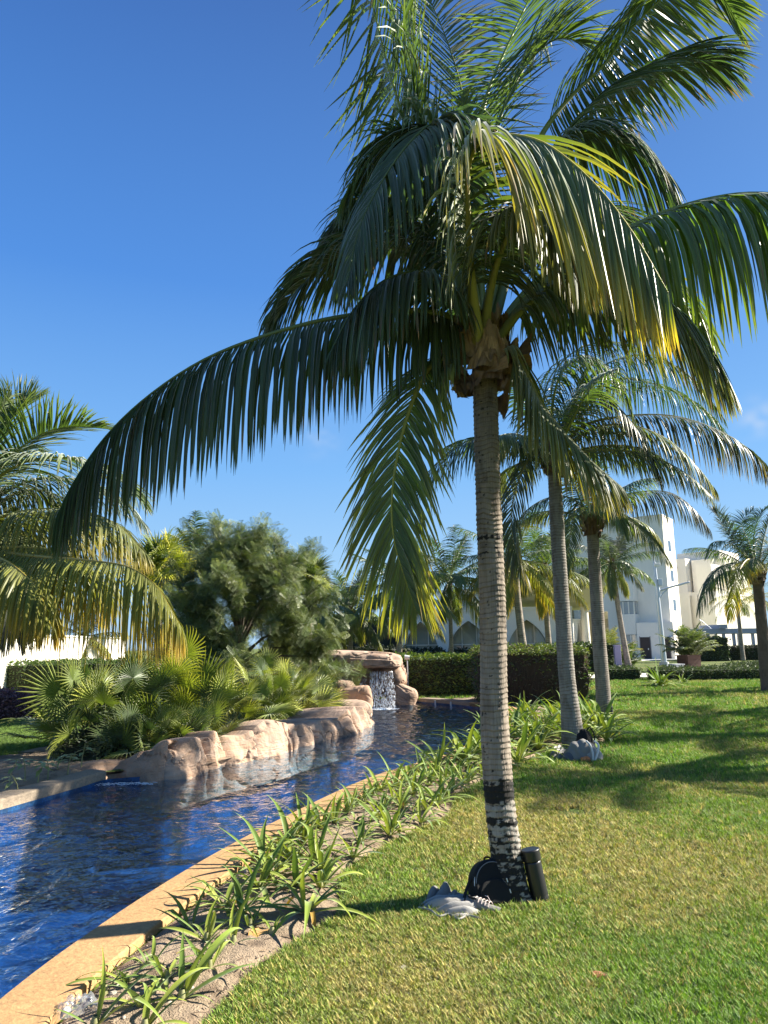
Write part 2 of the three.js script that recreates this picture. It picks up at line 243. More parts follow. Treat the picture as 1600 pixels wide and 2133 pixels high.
// ---------------------------------------------------------------- soil beds
function soilSheet(name, label, left, right, n, m, y0, tint) {   // between two lines
  const mb = new MB(), L = (line, t) => { const f = t * (line.length - 1), i = Math.min(line.length - 2, Math.floor(f)); return line[i].clone().lerp(line[i + 1], f - i); };
  mb.grid(m, n, (u, v) => {
    const p = wob(L(left, v), .02).lerp(wob(L(right, v)), u), e = Math.min(u, 1 - u) * 2, h = y0 + (.045 * fbm(p.x * 5, p.z * 5, 3, 5) + .02 * fbm(p.x * 22, p.z * 22, 4, 3)) * step(0, .35, e) - .012 * (1 - step(0, .1, e));
    const w = fbm(p.x * 2.2, p.z * 2.2, 6, 4), k = .62 + .55 * w, d = step(.55, .72, fbm(p.x * 7, p.z * 7, 11, 4));
    return [p.x, h, p.z, [tint[0] * k * (1 - .45 * d), tint[1] * k * (1 - .48 * d), tint[2] * k * (1 - .5 * d)], p.x, p.z];
  });
  return tag(mesh(name, mb.geo(), M.soil), label, 'soil', null, 'structure');
}
{
  const zs = []; for (let i = 0; i <= 260; i++) zs.push(lerp(3, -21.5, Math.pow(i / 260, 1)));
  const out = zs.map((z) => V(xAt(copingOuter, Math.max(z, -19.5)), 0, z)), lawnSide = zs.map((z) => V(xAt(bedEdge, z) , 0, z));
  soilSheet('soil_bed', 'sandy soil bed with lilies between the orange coping and the lawn', out, lawnSide, 700, 44, .004, [.50, .385, .27]);
  const lo = flat([[-3.6, -10.2], [-4.1, -9.3], [-4.5, -7.9], [-5.2, -5]], 60), li = flat([[-4.0, -12.6], [-6.2, -11.6], [-7.6, -9.5], [-8.2, -5]], 60);
  soilSheet('soil_bed', 'pale sandy soil with seedlings behind the left pool coping', lo, li, 120, 60, .004, [.50, .385, .27]);
  const ba = flat([[-2.6, -10.4], [-1.6, -13], [-.9, -15.2], [-1.2, -18.5]], 40), bb = flat([[-6.2, -11.9], [-5.0, -15], [-4.6, -17.5], [-4.4, -20.5]], 40);
  soilSheet('soil_bed', 'dark shaded soil under the fan palms behind the rocks', ba, bb, 80, 50, .006, [.50, .385, .27]);
  const ha = flat([[2.9, -20.0], [1.95, -21.8], [.8, -23.0], [-.4, -23.4]], 30), hb = flat([[5.2, -22.6], [4.4, -23.6], [2.2, -25.2], [-.4, -25.4]], 30);
  soilSheet('soil_bed', 'dark soil strip below the clipped hedge behind the far coping', ha, hb, 60, 30, .006, [.50, .385, .27]);
}
// ---------------------------------------------------------------- pool
function sweep(line, profile, y = 0, uvk = 1) {   // profile: [across, height] from the water side outwards
  const mb = new MB(), n = line.length - 1, offs = profile.map(([d]) => offset(line, d)); let run = [0];
  for (let i = 1; i <= n; i++) run.push(run[i - 1] + line[i].distanceTo(line[i - 1]));
  let acc = [0]; for (let k = 1; k < profile.length; k++) acc.push(acc[k - 1] + Math.hypot(profile[k][0] - profile[k - 1][0], profile[k][1] - profile[k - 1][1]));
  mb.grid(profile.length - 1, n, (u, v) => { const k = Math.round(u * (profile.length - 1)), i = Math.round(v * n), p = offs[k][i]; return [p.x, y + profile[k][1], p.z, [1, 1, 1], acc[k] * uvk, run[i] * uvk]; }, true);
  return mb.geo();
}
const round = (w, t, y0) => [[0, -.30], [0, t - .03], [.006, t - .012], [.02, t], [w - .012, t], [w, t - .012], [w, y0]];
{
  const cut = rightShore.slice(0, 118), far = rightShore.slice(112), leftC = leftShore.filter((p) => p.z > -9.75);
  tag(mesh('pool_coping', sweep(cut, round(.34, .05, -.12)), M.coping), 'smooth orange tan coping curving along the near side of the pool', 'coping', null, 'structure');
  tag(mesh('pool_coping', sweep(far, round(.36, .045, -.12)), M.limestone), 'pale coping around the far end of the pool below the hedge', 'coping', null, 'structure');
  tag(mesh('pool_coping', sweep(leftC, round(.31, .05, -.12)), M.limestone), 'grey limestone coping along the left side of the pool', 'coping', null, 'structure');
  const wall = [[.012, -.06], [.012, -.5], [.012, -1.15]];
  tag(mesh('pool_wall', mergeGeometries([sweep(rightShore, wall.map(([a, b]) => [a - .016, b])), sweep(leftShore, wall.map(([a, b]) => [a - .016, b]))]), M.mosaic), 'wall of the pool lined with small dark blue mosaic tiles', 'pool wall', null, 'structure');
  const f = new THREE.PlaneGeometry(14, 32); f.rotateX(-Math.PI / 2); f.translate(-1, -1.15, -10); const uv = f.attributes.uv; for (let i = 0; i < uv.count; i++) uv.setXY(i, f.attributes.position.getX(i), f.attributes.position.getZ(i));
  tag(mesh('pool_floor', f, M.mosaic), 'floor of the pool in dark blue mosaic tiles', 'pool floor', null, 'structure');
  // water
  const mb = new MB(), NX = 190, rows = []; for (let z = 3; z > -23.4; z -= clamp(.028 + .0042 * Math.max(0, -z), .03, .11)) rows.push(z);
  const wide = [...offset(rightShore, .12), ...offset(leftShore, .16)], id = new Map();
  const hgt = (x, z) => {
    const a = .30 * noise(x * 1.1, z * 1.1, 4), fall = Math.exp(-((x + .1) ** 2 + (z + 20.6) ** 2) / 5);
    const r = (k, s) => 1 - Math.abs(2 * fbm(x * k * 1.0 + a * 3 + s, z * k * .72 + a * 2, s, 3) - 1);
    return -.12 + .040 * (r(1.5, 1) - .6) + .038 * (r(3.6, 5) - .6) + .006 * (r(9, 8) - .6) + fall * .02 * Math.sin(Math.hypot(x + .1, z + 20.6) * 16);
  };
  const vert = (i, j) => { const k = j * 1000 + i; if (!id.has(k)) { const x = lerp(-5.6, 3.3, i / NX), z = rows[j]; id.set(k, mb.v(x, hgt(x, z), z, [1, 1, 1], x, z)); } return id.get(k); };
  for (let j = 0; j < rows.length - 1; j++) for (let i = 0; i < NX; i++) { const x = lerp(-5.6, 3.3, (i + .5) / NX), z = (rows[j] + rows[j + 1]) / 2; if (inside(wide, x, z)) { const a = vert(i, j), b = vert(i + 1, j), c = vert(i, j + 1), d = vert(i + 1, j + 1); mb.I.push(a, b, c, b, d, c); } }
  tag(mesh('water', mb.geo(), M.water), 'rippled deep blue water of the curving pool', 'water', null, 'structure');
}
// paths in the far lawn
function slab(name, pts, y, m, label, cat) { const s = new THREE.Shape(pts.map((p) => new THREE.Vector2(p.x, -p.z))), g = new THREE.ExtrudeGeometry(s, { depth: .03, bevelEnabled: false }); g.rotateX(-Math.PI / 2); g.translate(0, y - .03, 0); return tag(mesh(name, g, m), label, cat, null, 'structure'); }
slab('path', [[1120, 1409], [1300, 1404], [1440, 1402], [1470, 1396], [1610, 1397], [1610, 1402], [1480, 1404], [1450, 1409], [1290, 1412], [1120, 1416]].map(([x, y]) => onLevel(x, y)), .03, M.cream, 'pale paved path crossing the lawn beside the low hedge', 'path');
slab('path', [[1240, 1376], [1420, 1371.5], [1620, 1371], [1620, 1373], [1420, 1374], [1240, 1380]].map(([x, y]) => onLevel(x, y)), .03, M.cream, 'thin pale path in front of the distant white buildings', 'path');

// ---------------------------------------------------------------- palms
// One frond: a rachis with two rows of leaflets that bend under their own weight.
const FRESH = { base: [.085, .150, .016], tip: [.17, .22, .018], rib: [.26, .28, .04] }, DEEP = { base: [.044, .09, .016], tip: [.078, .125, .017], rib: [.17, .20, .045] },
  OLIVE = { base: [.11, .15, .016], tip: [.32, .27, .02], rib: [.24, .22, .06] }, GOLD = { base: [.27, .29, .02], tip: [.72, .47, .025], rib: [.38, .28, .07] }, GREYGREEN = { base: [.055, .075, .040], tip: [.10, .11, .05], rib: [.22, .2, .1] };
const mixc = (a, b, t) => [lerp(a[0], b[0], t), lerp(a[1], b[1], t), lerp(a[2], b[2], t)], tint = (c, k) => [c[0] * k, c[1] * k, c[2] * k];
function frond(R, o) {
  const { pts, len = .8, n = 80, droop = 1.4, bare = .16, width = .036, look = FRESH, segs = 5, thick = .022, lift = .25, rollA = 0, rollB = 0, kink = .06, wind = [0, 0, 0], fold = .35, spread = 1, tipYellow = 1, sides = [1, 1], up, lag = .28, back = 0, ang = 0, gap = .07 } = o;
  const N = 40, line = curve(pts, N), out = line[N].clone().sub(line[0]).setY(0); if (out.length() < .05) out.set(.1, 0, .05); out.normalize();
  const ref = up ?? V(-out.x * .7, .7, -out.z * .7), nrm = [], tan = [];
  let nn = ref.clone();
  for (let i = 0; i <= N; i++) { const t = line[Math.min(N, i + 1)].clone().sub(line[Math.max(0, i - 1)]).normalize(); nn.addScaledVector(t, -nn.dot(t)).normalize(); tan.push(t); nrm.push(nn.clone().applyAxisAngle(t, lerp(rollA, rollB, i / N))); }
  const rib = tubeInto(new MB(), line, (t) => thick * (1.55 * Math.pow(1 - t, 3) + .55 * (1 - t) + .12), (t) => tint(mixc(look.rib, look.tip, t * .7), 1), 6);
  const L = new MB(), s = V(), d = V(), p = V(), w = V(), nv = V(), side = V();
  for (let i = 0; i < n; i++) for (const sg of [1, -1]) {
    if (R() > sides[sg > 0 ? 0 : 1] - gap) continue;
    const t = clamp(bare + (1 - bare) * (i + .5 + (R() - .5) * .5) / n, 0, .998), f = t * N, k = Math.min(N - 1, Math.floor(f)), u = (t - bare) / (1 - bare);
    const tt = tan[k], n0 = nrm[k]; p.copy(line[k]).lerp(line[k + 1], f - k); side.crossVectors(tt, n0).normalize().multiplyScalar(sg);
    const Ls = len * Math.pow(Math.sin(Math.PI * (.16 + .78 * u)), .75) * (.9 + .2 * R()), a = lerp(.42, 1.1, u * u * .5 + u * .5) + (R() - .5) * .2 + ang;
    d.copy(side).multiplyScalar(Math.cos(a)).addScaledVector(tt, Math.sin(a) - back).addScaledVector(n0, lift + (R() - .5) * .16).normalize();
    w.copy(tt).addScaledVector(d, -tt.dot(d)); if (w.length() < .15) w.copy(n0).addScaledVector(d, -n0.dot(d)); w.normalize();
    const tw = (R() - .5) * 1.7, kAt = R() < kink ? 1 + Math.floor(R() * (segs - 1)) : 99, dr = droop * (.8 + .4 * R()), W = width * .92 * (.7 + .5 * R()) * Math.pow(Math.sin(Math.PI * (.14 + .74 * u)), .5), y = R(), br = .72 + .56 * R(), bro = R() < .25 ? R() : 0;
    const wx = wind[0] + (R() - .5) * lag, wz = wind[2] + (R() - .5) * lag;
    let prev = -1;
    for (let q = 0; q <= segs; q++) {
      const e = q / segs, ww = W * .5 * Math.min(1, .45 + 2.2 * e) * Math.pow(1 - e, .55) + .0006;
      const yell = clamp((step(.35, 1, e) * (.55 + .5 * y) * (.35 + .85 * u) + bro * .5 * e) * tipYellow), c = tint(mixc(mixc(look.base, look.tip, yell), [.22, .13, .05], e > .8 && bro > .55 ? .8 : 0), br);
      const wd = w.clone().addScaledVector(d, -w.dot(d)).normalize().applyAxisAngle(d, tw * e); nv.crossVectors(d, wd);
      if (fold > 0) {
        const cx = wd.x * ww, cy = wd.y * ww, cz = wd.z * ww, hx = nv.x * ww * fold * 1.6, hy = nv.y * ww * fold * 1.6, hz = nv.z * ww * fold * 1.6;
        const i0 = L.v(p.x - cx, p.y - cy, p.z - cz, c), i1 = L.v(p.x + hx, p.y + hy, p.z + hz, c), i2 = L.v(p.x + hx, p.y + hy, p.z + hz, c), i3 = L.v(p.x + cx, p.y + cy, p.z + cz, c);
        if (prev >= 0) L.I.push(prev, prev + 1, i0, prev + 1, i1, i0, prev + 2, prev + 3, i2, prev + 3, i3, i2); prev = i0;
      } else { const i0 = L.v(p.x - wd.x * ww, p.y - wd.y * ww, p.z - wd.z * ww, c), i1 = L.v(p.x + wd.x * ww, p.y + wd.y * ww, p.z + wd.z * ww, c); if (prev >= 0) L.I.push(prev, prev + 1, i0, prev + 1, i1, i0); prev = i0; }
      const g = dr / segs * (1.1 - .2 * e) * (kAt <= q ? 3.2 : 1);
      d.x += wx / segs; d.z += wz / segs; d.y -= g; d.normalize();
      p.addScaledVector(d, Ls / segs);
    }
  }
  return { rib: rib.geo(), leaflets: L.geo() };
}
function addFrond(parent, R, o) { const f = frond(R, o), r = mesh('frond', f.rib, M.petiole, parent); mesh('leaflets', f.leaflets, o.look === GOLD || o.dry ? M.leafDry : M.leaf, r, 'stuff'); return r; }
// A rachis that leaves the crown at an angle and sags.
function archOf(R, c, az, el, length, sag, out = .06) {
  const pts = [], d = V(Math.cos(el) * Math.cos(az), Math.sin(el), Math.cos(el) * Math.sin(az)), p = c.clone().add(V(Math.cos(az) * out, 0, Math.sin(az) * out)), side = V(-Math.sin(az), 0, Math.cos(az)), bend = (R() - .5) * .5;
  for (let i = 0; i <= 10; i++) { pts.push(p.clone()); const t = i / 10; d.y -= sag * .1 * (.35 + 1.3 * t); d.addScaledVector(side, bend * .1).normalize(); p.addScaledVector(d, length / 10); }
  return pts;
}
// Trunk: rings of old leaf scars, swelling at the foot.
function trunkGeo(R, pts, radii, { ring = .045, n = 28, per = 6, pale = [.30, .25, .20], dark = [.12, .092, .07], patches = 0, amp = .006, burn = 0 } = {}) {
  const c = new THREE.CatmullRomCurve3(pts), len = c.getLength(), m = Math.round(len / ring * per), mb = new MB(), sh = R() * 50;
  const rad = (t) => { const f = t * (radii.length - 1), k = Math.min(radii.length - 2, Math.floor(f)); return lerp(radii[k], radii[k + 1], sm(f - k)); };
  mb.grid(n, m, (u, t) => {
    const p = c.getPointAt(t), a = u * 2 * Math.PI, h = t * len, ca = Math.cos(a), sa = Math.sin(a), wav = .9 * (noise(ca * .9 + sh, sa * .9, h * 2) - .5) + .30 * (noise(ca * 3 + sh, sa * 3, h * 9) - .5), ph = h / ring + wav + 1.4 * noise(h * 4, sh), fr = ph - Math.floor(ph), id = Math.floor(ph);
    const strong = hash(id, 7, 3), ridge = (fr < .22 ? Math.sin(fr / .22 * Math.PI / 2) : Math.pow(1 - (fr - .22) / .78, 1.6)) * (.35 + .65 * strong), lump = (fbm(ca * 2 + sh, sa * 2, h * 2.2, 3) - .5) * .012;
    const r = rad(t) + amp * ridge + lump * (1 + 2 * (1 - step(0, .25, h))) + (h < .12 ? .02 * (noise(ca * 6, sa * 6, h * 14) - .3) * (1 - h / .12) : 0);
    const v = .75 + .5 * fbm(ca * 3 + sh, sa * 3, h * 8, 3);
    let col = tint(mixc(pale, dark, clamp((fr > .86 || fr < .1 ? .55 : .0) * (.4 + strong) + .55 * step(.5, .75, fbm(ca * 2.4 + sh, sa * 2.4, h * 5, 4)) + .25 * (hash(id, 2, 9) - .5))), v);
    if (patches) { const nz = fbm(ca * 4.5 + 9, sa * 4.5, h * 42, 5), band = Math.max(Math.exp(-(((h - .70) / .08) ** 2)), .8 * Math.exp(-(((h - .52) / .03) ** 2)), .67 * step(.66, .2, h), .62 * Math.exp(-(((h - 2.37) / .030) ** 2)) + .48 * Math.exp(-(((h - 2.25) / .025) ** 2)), .22) , st = step(1.02 - band * .80, 1.08 - band * .80, nz * 1.25 + (h < .75 ? .16 * (fr > .7) : 0));
      if (h < .8) col = mixc(col, tint([.40, .39, .355], .7 + .6 * nz), .6 * step(.8, .6, h) * step(.38, .58, fbm(ca * 4, sa * 4, h * 30, 3)));
      col = mixc(col, [.016, .014, .012], st); }
    if (h < .1) col = mixc(col, [.20, .12, .075], .8 * (1 - h / .1));
    return [p.x + ca * r, p.y, p.z + sa * r, col, u * 2, h * 1.2];
  }, true);
  return mb.geo();
}
// Brown fibrous sheaths round the heads of palms
function sheathGeo(R, c, r, a0, y0, wide, tall, flare, col) {
  const mb = new MB(), sk = (R() - .5) * 1.4, jag = R() * 90, cut = .25 + .5 * R();
  mb.grid(26, 14, (u, v) => {
    const edge = 2 * Math.abs(u - .5), a = a0 + (u - .5) * wide * (1 - .5 * v) + sk * v * .5, torn = 1 - cut * Math.pow(noise(u * 9, jag), 1.5) - .25 * edge * edge - .12 * noise(u * 30, jag), wr = Math.abs(2 * noise(u * 7 + jag, v * 1.6) - 1), rr = r * (1 + flare * v * v) + .030 * (wr - .5) + .05 * (noise(u * 3 + jag, v * 2.5, 4) - .5) + .012 * (noise(u * 22 + jag, v * 5) - .5) + (.05 * noise(u * 4, jag) - .015) * v * v + .02 * edge * edge * v;
    const k = (.45 + .95 * fbm(u * 12 + jag, v * 3, jag, 4));
    return [c.x + Math.cos(a) * rr, y0 + tall * torn * v + .03 * sk * (u - .5), c.z + Math.sin(a) * rr, tint(col, k), u, v];
  });
  return mb.geo();
}

// --- the big palm in the middle of the view, frond by frond
const BIG = { base: onLevel(1076, 1880) };
{
  const R = rng(21), b = BIG.base, D = -b.z, P = (x, y, d) => at(x, y, d), palm = thing('coconut_palm', 'tall foreground coconut palm with black and white patched trunk foot, backpack leaning on it', 'palm tree', [0, 0, 0]);
  const tr = [[1076, 1886, 0], [1064, 1840, 0], [1055, 1780, .02], [1043, 1690, .03], [1036, 1600, .04], [1030, 1500, .05], [1026, 1250, .07], [1016, 1000, .08], [1012, 860, .1], [1008, 760, .1], [1006, 700, .1]].map(([x, y, d]) => P(x, y, D + d)); tr[0].y = -.03;
  mesh('trunk', trunkGeo(R, tr, [.108, .098, .094, .092, .090, .090, .088, .087, .086, .086, .086, .088], { n: 72, per: 9, ring: .036, patches: 1, amp: .0065 }), M.bark, palm);
  const c = P(1006, 745, D + .1);
  for (let i = 0; i < 46; i++) { const lay = i / 46, a = i * 2.4 + R() * .6, y = c.y - .27 + .44 * lay + (R() - .5) * .05; mesh('leaf_sheath', sheathGeo(R, c, .125 + .10 * Math.sin(Math.PI * Math.min(1, lay * 1.05 + .12)) + .03 * R(), a, y, .8 + R() * 1.0, (.16 + .19 * R()) * (R() < .35 ? -.8 : 1), .12 + .42 * R() * (lay > .4), R() < .3 ? [.46, .33, .225] : R() < .5 ? [.25, .16, .105] : [.36, .25, .17]), M.sheath, palm); }
  const C = (x, y, d) => P(x, y, D + d);
  const F = (list, o) => addFrond(palm, R, { pts: list.map(([x, y, d]) => C(x, y, d)), segs: 6, ...o, bare: (o.bare ?? .16) * .88, len: o.len * 1.25, width: (o.width ?? .036) * 1.15, n: Math.round((o.n ?? 80) * 1.4), droop: o.droop * .8 });
  // long one to the left over the water
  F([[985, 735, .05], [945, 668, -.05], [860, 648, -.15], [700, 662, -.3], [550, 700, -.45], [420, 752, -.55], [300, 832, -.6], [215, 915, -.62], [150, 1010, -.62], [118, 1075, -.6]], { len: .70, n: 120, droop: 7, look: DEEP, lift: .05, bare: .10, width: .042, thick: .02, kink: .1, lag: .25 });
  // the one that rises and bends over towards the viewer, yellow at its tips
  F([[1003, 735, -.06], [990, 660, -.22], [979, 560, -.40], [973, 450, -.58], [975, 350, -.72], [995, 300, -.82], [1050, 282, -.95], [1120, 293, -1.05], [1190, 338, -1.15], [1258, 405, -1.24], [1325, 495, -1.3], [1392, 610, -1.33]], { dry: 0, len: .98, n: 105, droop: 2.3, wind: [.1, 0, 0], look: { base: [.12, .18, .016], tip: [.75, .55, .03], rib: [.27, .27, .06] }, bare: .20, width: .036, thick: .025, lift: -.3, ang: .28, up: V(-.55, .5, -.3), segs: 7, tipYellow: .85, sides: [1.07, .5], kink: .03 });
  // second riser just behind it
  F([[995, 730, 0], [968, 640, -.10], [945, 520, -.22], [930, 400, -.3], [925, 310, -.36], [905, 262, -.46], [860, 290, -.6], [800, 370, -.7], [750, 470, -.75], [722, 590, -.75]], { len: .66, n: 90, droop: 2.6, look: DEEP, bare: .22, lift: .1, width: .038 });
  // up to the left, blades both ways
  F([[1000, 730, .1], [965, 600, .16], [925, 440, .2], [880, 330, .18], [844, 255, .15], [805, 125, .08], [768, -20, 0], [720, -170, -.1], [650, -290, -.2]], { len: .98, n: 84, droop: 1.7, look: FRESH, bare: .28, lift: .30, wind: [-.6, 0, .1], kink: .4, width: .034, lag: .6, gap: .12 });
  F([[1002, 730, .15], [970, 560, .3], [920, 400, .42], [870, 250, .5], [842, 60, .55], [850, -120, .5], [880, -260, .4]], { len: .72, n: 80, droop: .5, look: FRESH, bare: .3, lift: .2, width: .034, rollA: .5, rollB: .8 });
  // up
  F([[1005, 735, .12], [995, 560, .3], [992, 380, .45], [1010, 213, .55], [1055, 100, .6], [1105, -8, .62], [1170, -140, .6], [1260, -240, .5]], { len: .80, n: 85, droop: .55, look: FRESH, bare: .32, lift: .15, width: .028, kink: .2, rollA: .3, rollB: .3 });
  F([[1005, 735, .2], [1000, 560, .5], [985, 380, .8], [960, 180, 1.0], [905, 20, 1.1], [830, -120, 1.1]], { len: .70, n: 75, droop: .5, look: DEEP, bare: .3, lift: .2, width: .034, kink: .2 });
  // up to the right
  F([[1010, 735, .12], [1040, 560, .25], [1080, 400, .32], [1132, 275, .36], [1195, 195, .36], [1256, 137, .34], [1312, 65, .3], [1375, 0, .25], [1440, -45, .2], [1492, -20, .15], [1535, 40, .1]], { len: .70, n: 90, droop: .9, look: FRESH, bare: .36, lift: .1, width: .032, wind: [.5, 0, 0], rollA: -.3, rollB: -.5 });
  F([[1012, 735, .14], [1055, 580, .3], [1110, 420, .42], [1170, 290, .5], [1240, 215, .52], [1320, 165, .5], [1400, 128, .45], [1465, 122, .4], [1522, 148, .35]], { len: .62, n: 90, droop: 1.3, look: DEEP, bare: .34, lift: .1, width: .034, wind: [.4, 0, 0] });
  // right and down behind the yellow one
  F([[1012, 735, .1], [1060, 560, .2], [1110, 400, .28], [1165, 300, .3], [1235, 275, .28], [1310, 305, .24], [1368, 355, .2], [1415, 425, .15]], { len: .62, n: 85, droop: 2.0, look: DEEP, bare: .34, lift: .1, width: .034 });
  // the big one out of the picture at the right
  F([[1015, 740, .05], [1070, 660, 0], [1160, 570, -.08], [1260, 505, -.15], [1360, 452, -.24], [1460, 418, -.33], [1560, 402, -.42], [1660, 410, -.5], [1780, 450, -.55], [1880, 520, -.6], [1960, 620, -.6]], { len: .86, n: 120, droop: 6, look: { base: [.09, .17, .012], tip: [.24, .28, .016], rib: [.2, .22, .06] }, bare: .2, lift: .12, width: .042, thick: .024 });
  // right, low, hanging behind
  F([[1018, 735, 0], [1080, 650, -.05], [1170, 585, -.12], [1270, 575, -.2], [1370, 620, -.28], [1450, 700, -.32], [1515, 800, -.34]], { len: .66, n: 100, droop: 2.8, look: { base: [.045, .088, .018], tip: [.22, .21, .03], rib: [.2, .22, .06] }, bare: .18, lift: .05, width: .034, wind: [.25, 0, 0] });
  F([[1018, 735, .05], [1070, 640, .15], [1150, 560, .3], [1250, 520, .45], [1350, 560, .55], [1430, 640, .6], [1480, 740, .62]], { len: .64, n: 85, droop: 2.4, look: FRESH, bare: .2, lift: .1, width: .034 });
  // left, middle
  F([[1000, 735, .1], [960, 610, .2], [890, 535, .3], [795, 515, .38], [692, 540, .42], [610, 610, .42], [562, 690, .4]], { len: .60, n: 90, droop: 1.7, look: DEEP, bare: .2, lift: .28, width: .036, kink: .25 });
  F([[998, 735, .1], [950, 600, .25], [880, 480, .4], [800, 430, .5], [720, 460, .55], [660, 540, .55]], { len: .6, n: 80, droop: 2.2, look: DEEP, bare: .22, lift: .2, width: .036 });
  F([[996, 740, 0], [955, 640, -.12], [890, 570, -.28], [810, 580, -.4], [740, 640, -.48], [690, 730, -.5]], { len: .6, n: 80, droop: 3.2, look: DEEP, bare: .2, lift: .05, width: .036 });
  // down to the left
  F([[985, 752, .02], [935, 744, -.02], [893, 770, -.06], [855, 850, -.1], [828, 950, -.12], [816, 1050, -.12], [822, 1130, -.1], [842, 1200, -.08], [866, 1272, -.05]], { len: .60, n: 100, droop: 1.1, look: { base: [.12, .19, .016], tip: [.46, .42, .022], rib: [.26, .27, .05] }, bare: .08, lift: .0, width: .032, thick: .018, rollA: -.4, rollB: -.7 });
  // down to the right
  F([[1030, 745, -.02], [1062, 728, -.06], [1092, 770, -.12], [1130, 845, -.2], [1180, 905, -.25], [1232, 960, -.28], [1292, 1012, -.3]], { len: .52, n: 90, droop: 1.9, look: OLIVE, bare: .08, lift: .02, width: .034, thick: .018 });
  // inner ones that fill the head
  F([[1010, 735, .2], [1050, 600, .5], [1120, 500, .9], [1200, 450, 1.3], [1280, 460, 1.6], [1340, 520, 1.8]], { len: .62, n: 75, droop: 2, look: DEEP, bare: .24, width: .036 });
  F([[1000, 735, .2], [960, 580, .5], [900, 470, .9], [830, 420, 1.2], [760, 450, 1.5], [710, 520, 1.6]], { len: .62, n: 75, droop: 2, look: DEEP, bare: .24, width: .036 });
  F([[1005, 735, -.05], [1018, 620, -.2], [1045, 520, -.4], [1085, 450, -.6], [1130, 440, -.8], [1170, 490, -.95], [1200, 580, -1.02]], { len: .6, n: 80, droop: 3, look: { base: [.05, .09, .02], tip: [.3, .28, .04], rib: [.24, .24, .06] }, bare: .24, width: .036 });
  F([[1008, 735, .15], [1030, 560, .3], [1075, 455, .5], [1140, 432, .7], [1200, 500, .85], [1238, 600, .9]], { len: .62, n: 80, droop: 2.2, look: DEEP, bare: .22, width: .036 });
  F([[1003, 735, .05], [985, 590, .05], [950, 440, .05], [905, 340, .02], [845, 300, -.02], [780, 330, -.05], [725, 410, -.06]], { len: .66, n: 85, droop: 2, look: FRESH, bare: .26, width: .034, lift: .3, kink: .3, lag: .5 });
  F([[1004, 735, .12], [1000, 560, .22], [1005, 400, .3], [1030, 280, .36], [1065, 190, .4], [1110, 120, .42], [1165, 80, .42], [1220, 90, .4]], { len: .6, n: 75, droop: .9, look: FRESH, bare: .36, width: .03, kink: .2 });
  // spear
  F([[1005, 735, .08], [995, 500, .1], [975, 300, .05], [962, 200, 0]], { len: .2, n: 24, droop: .2, look: FRESH, bare: .5, width: .03, thick: .02 });
}

// --- other palms: trunk, head of fibre, fronds by age
function palmTree({ name = 'coconut_palm', label, group, seed, foot, lean = [0, 0, 0], height, radius = .1, fronds = 18, length = 2.6, leaflet = .6, per = 60, fine = false, custom, looks = [DEEP, FRESH, FRESH, OLIVE], head = 10, nuts = 0, low = -.5, windX = 0, azs, trunkPts, droopK = 1, pale, flare = 1.35, thin }) {
  const R = rng(seed), palm = thing(name, label, 'palm tree', [0, 0, 0], 0, group), top = V(foot.x + lean[0], height, foot.z + lean[2]);
  const pts = trunkPts ?? [V(foot.x, -.05, foot.z), V(foot.x + lean[0] * .18, height * .12, foot.z + lean[2] * .18), V(foot.x + lean[0] * .6, height * .5, foot.z + lean[2] * .6), top];
  mesh('trunk', trunkGeo(R, pts, [radius * flare, radius * 1.08, radius, radius * .95, radius * .92], { n: fine ? 36 : 16, per: fine ? 6 : 3, ring: fine ? .045 : .09, pale: pale ?? [.33, .29, .245] }), M.bark, palm);
  const c = top.clone();
  for (let i = 0; i < head; i++) { const lay = i / head; mesh('leaf_sheath', sheathGeo(R, c, radius * (1.2 + .5 * Math.sin(Math.PI * lay)), i * 2.4, c.y - radius * 2.8 + radius * 4 * lay, 2.0, radius * (1.8 + R()), .2, R() < .4 ? [.28, .19, .12] : [.18, .12, .085]), M.sheath, palm); }
  for (let i = 0; i < fronds; i++) {
    const age = i / Math.max(1, fronds - 1), az = azs ? azs[i % azs.length] + (R() - .5) * .3 : i * 2.4 + R() * .5, el = lerp(1.35, low, Math.pow(age, .85)) + (R() - .5) * .2;
    addFrond(palm, R, { pts: archOf(R, c, az, el, length * (.82 + .3 * R()) * (age < .12 ? .75 : 1), lerp(.5, 1.35, age) + R() * .3), len: leaflet, n: Math.round(per * 1.3), droop: (.9 + 1.5 * age) * droopK, look: looks[Math.min(looks.length - 1, Math.floor(age * looks.length))], segs: fine ? 5 : 4, fold: fine ? .3 : .3, width: thin ?? (fine ? .034 : .042), thick: .018, bare: .14, lift: .25 - .2 * age, wind: [windX, 0, 0] });
  }
  for (const f of custom ?? []) addFrond(palm, R, { segs: fine ? 5 : 4, width: fine ? .036 : .042, thick: .019, bare: .1, ...f, n: Math.round(f.n * 1.3), len: f.len * 1.12, pts: f.px.map(([x, y, d]) => at(x, y, d)) });
  if (nuts) for (let i = 0; i < nuts; i++) { const g = new THREE.SphereGeometry(.075 + .02 * R(), 10, 8); g.scale(1, 1.25, 1); const a = R() * 6.28; const m = mesh('coconut', paint(g, [.10, .075, .035]), M.petiole, palm); m.position.set(c.x + Math.cos(a) * radius * 2.4 + .12, c.y - .16 - .14 * R(), c.z + Math.sin(a) * radius * 2.4); }
  return palm;
}
const ROW = 'coconut palms along the lawn to the right of the pool';
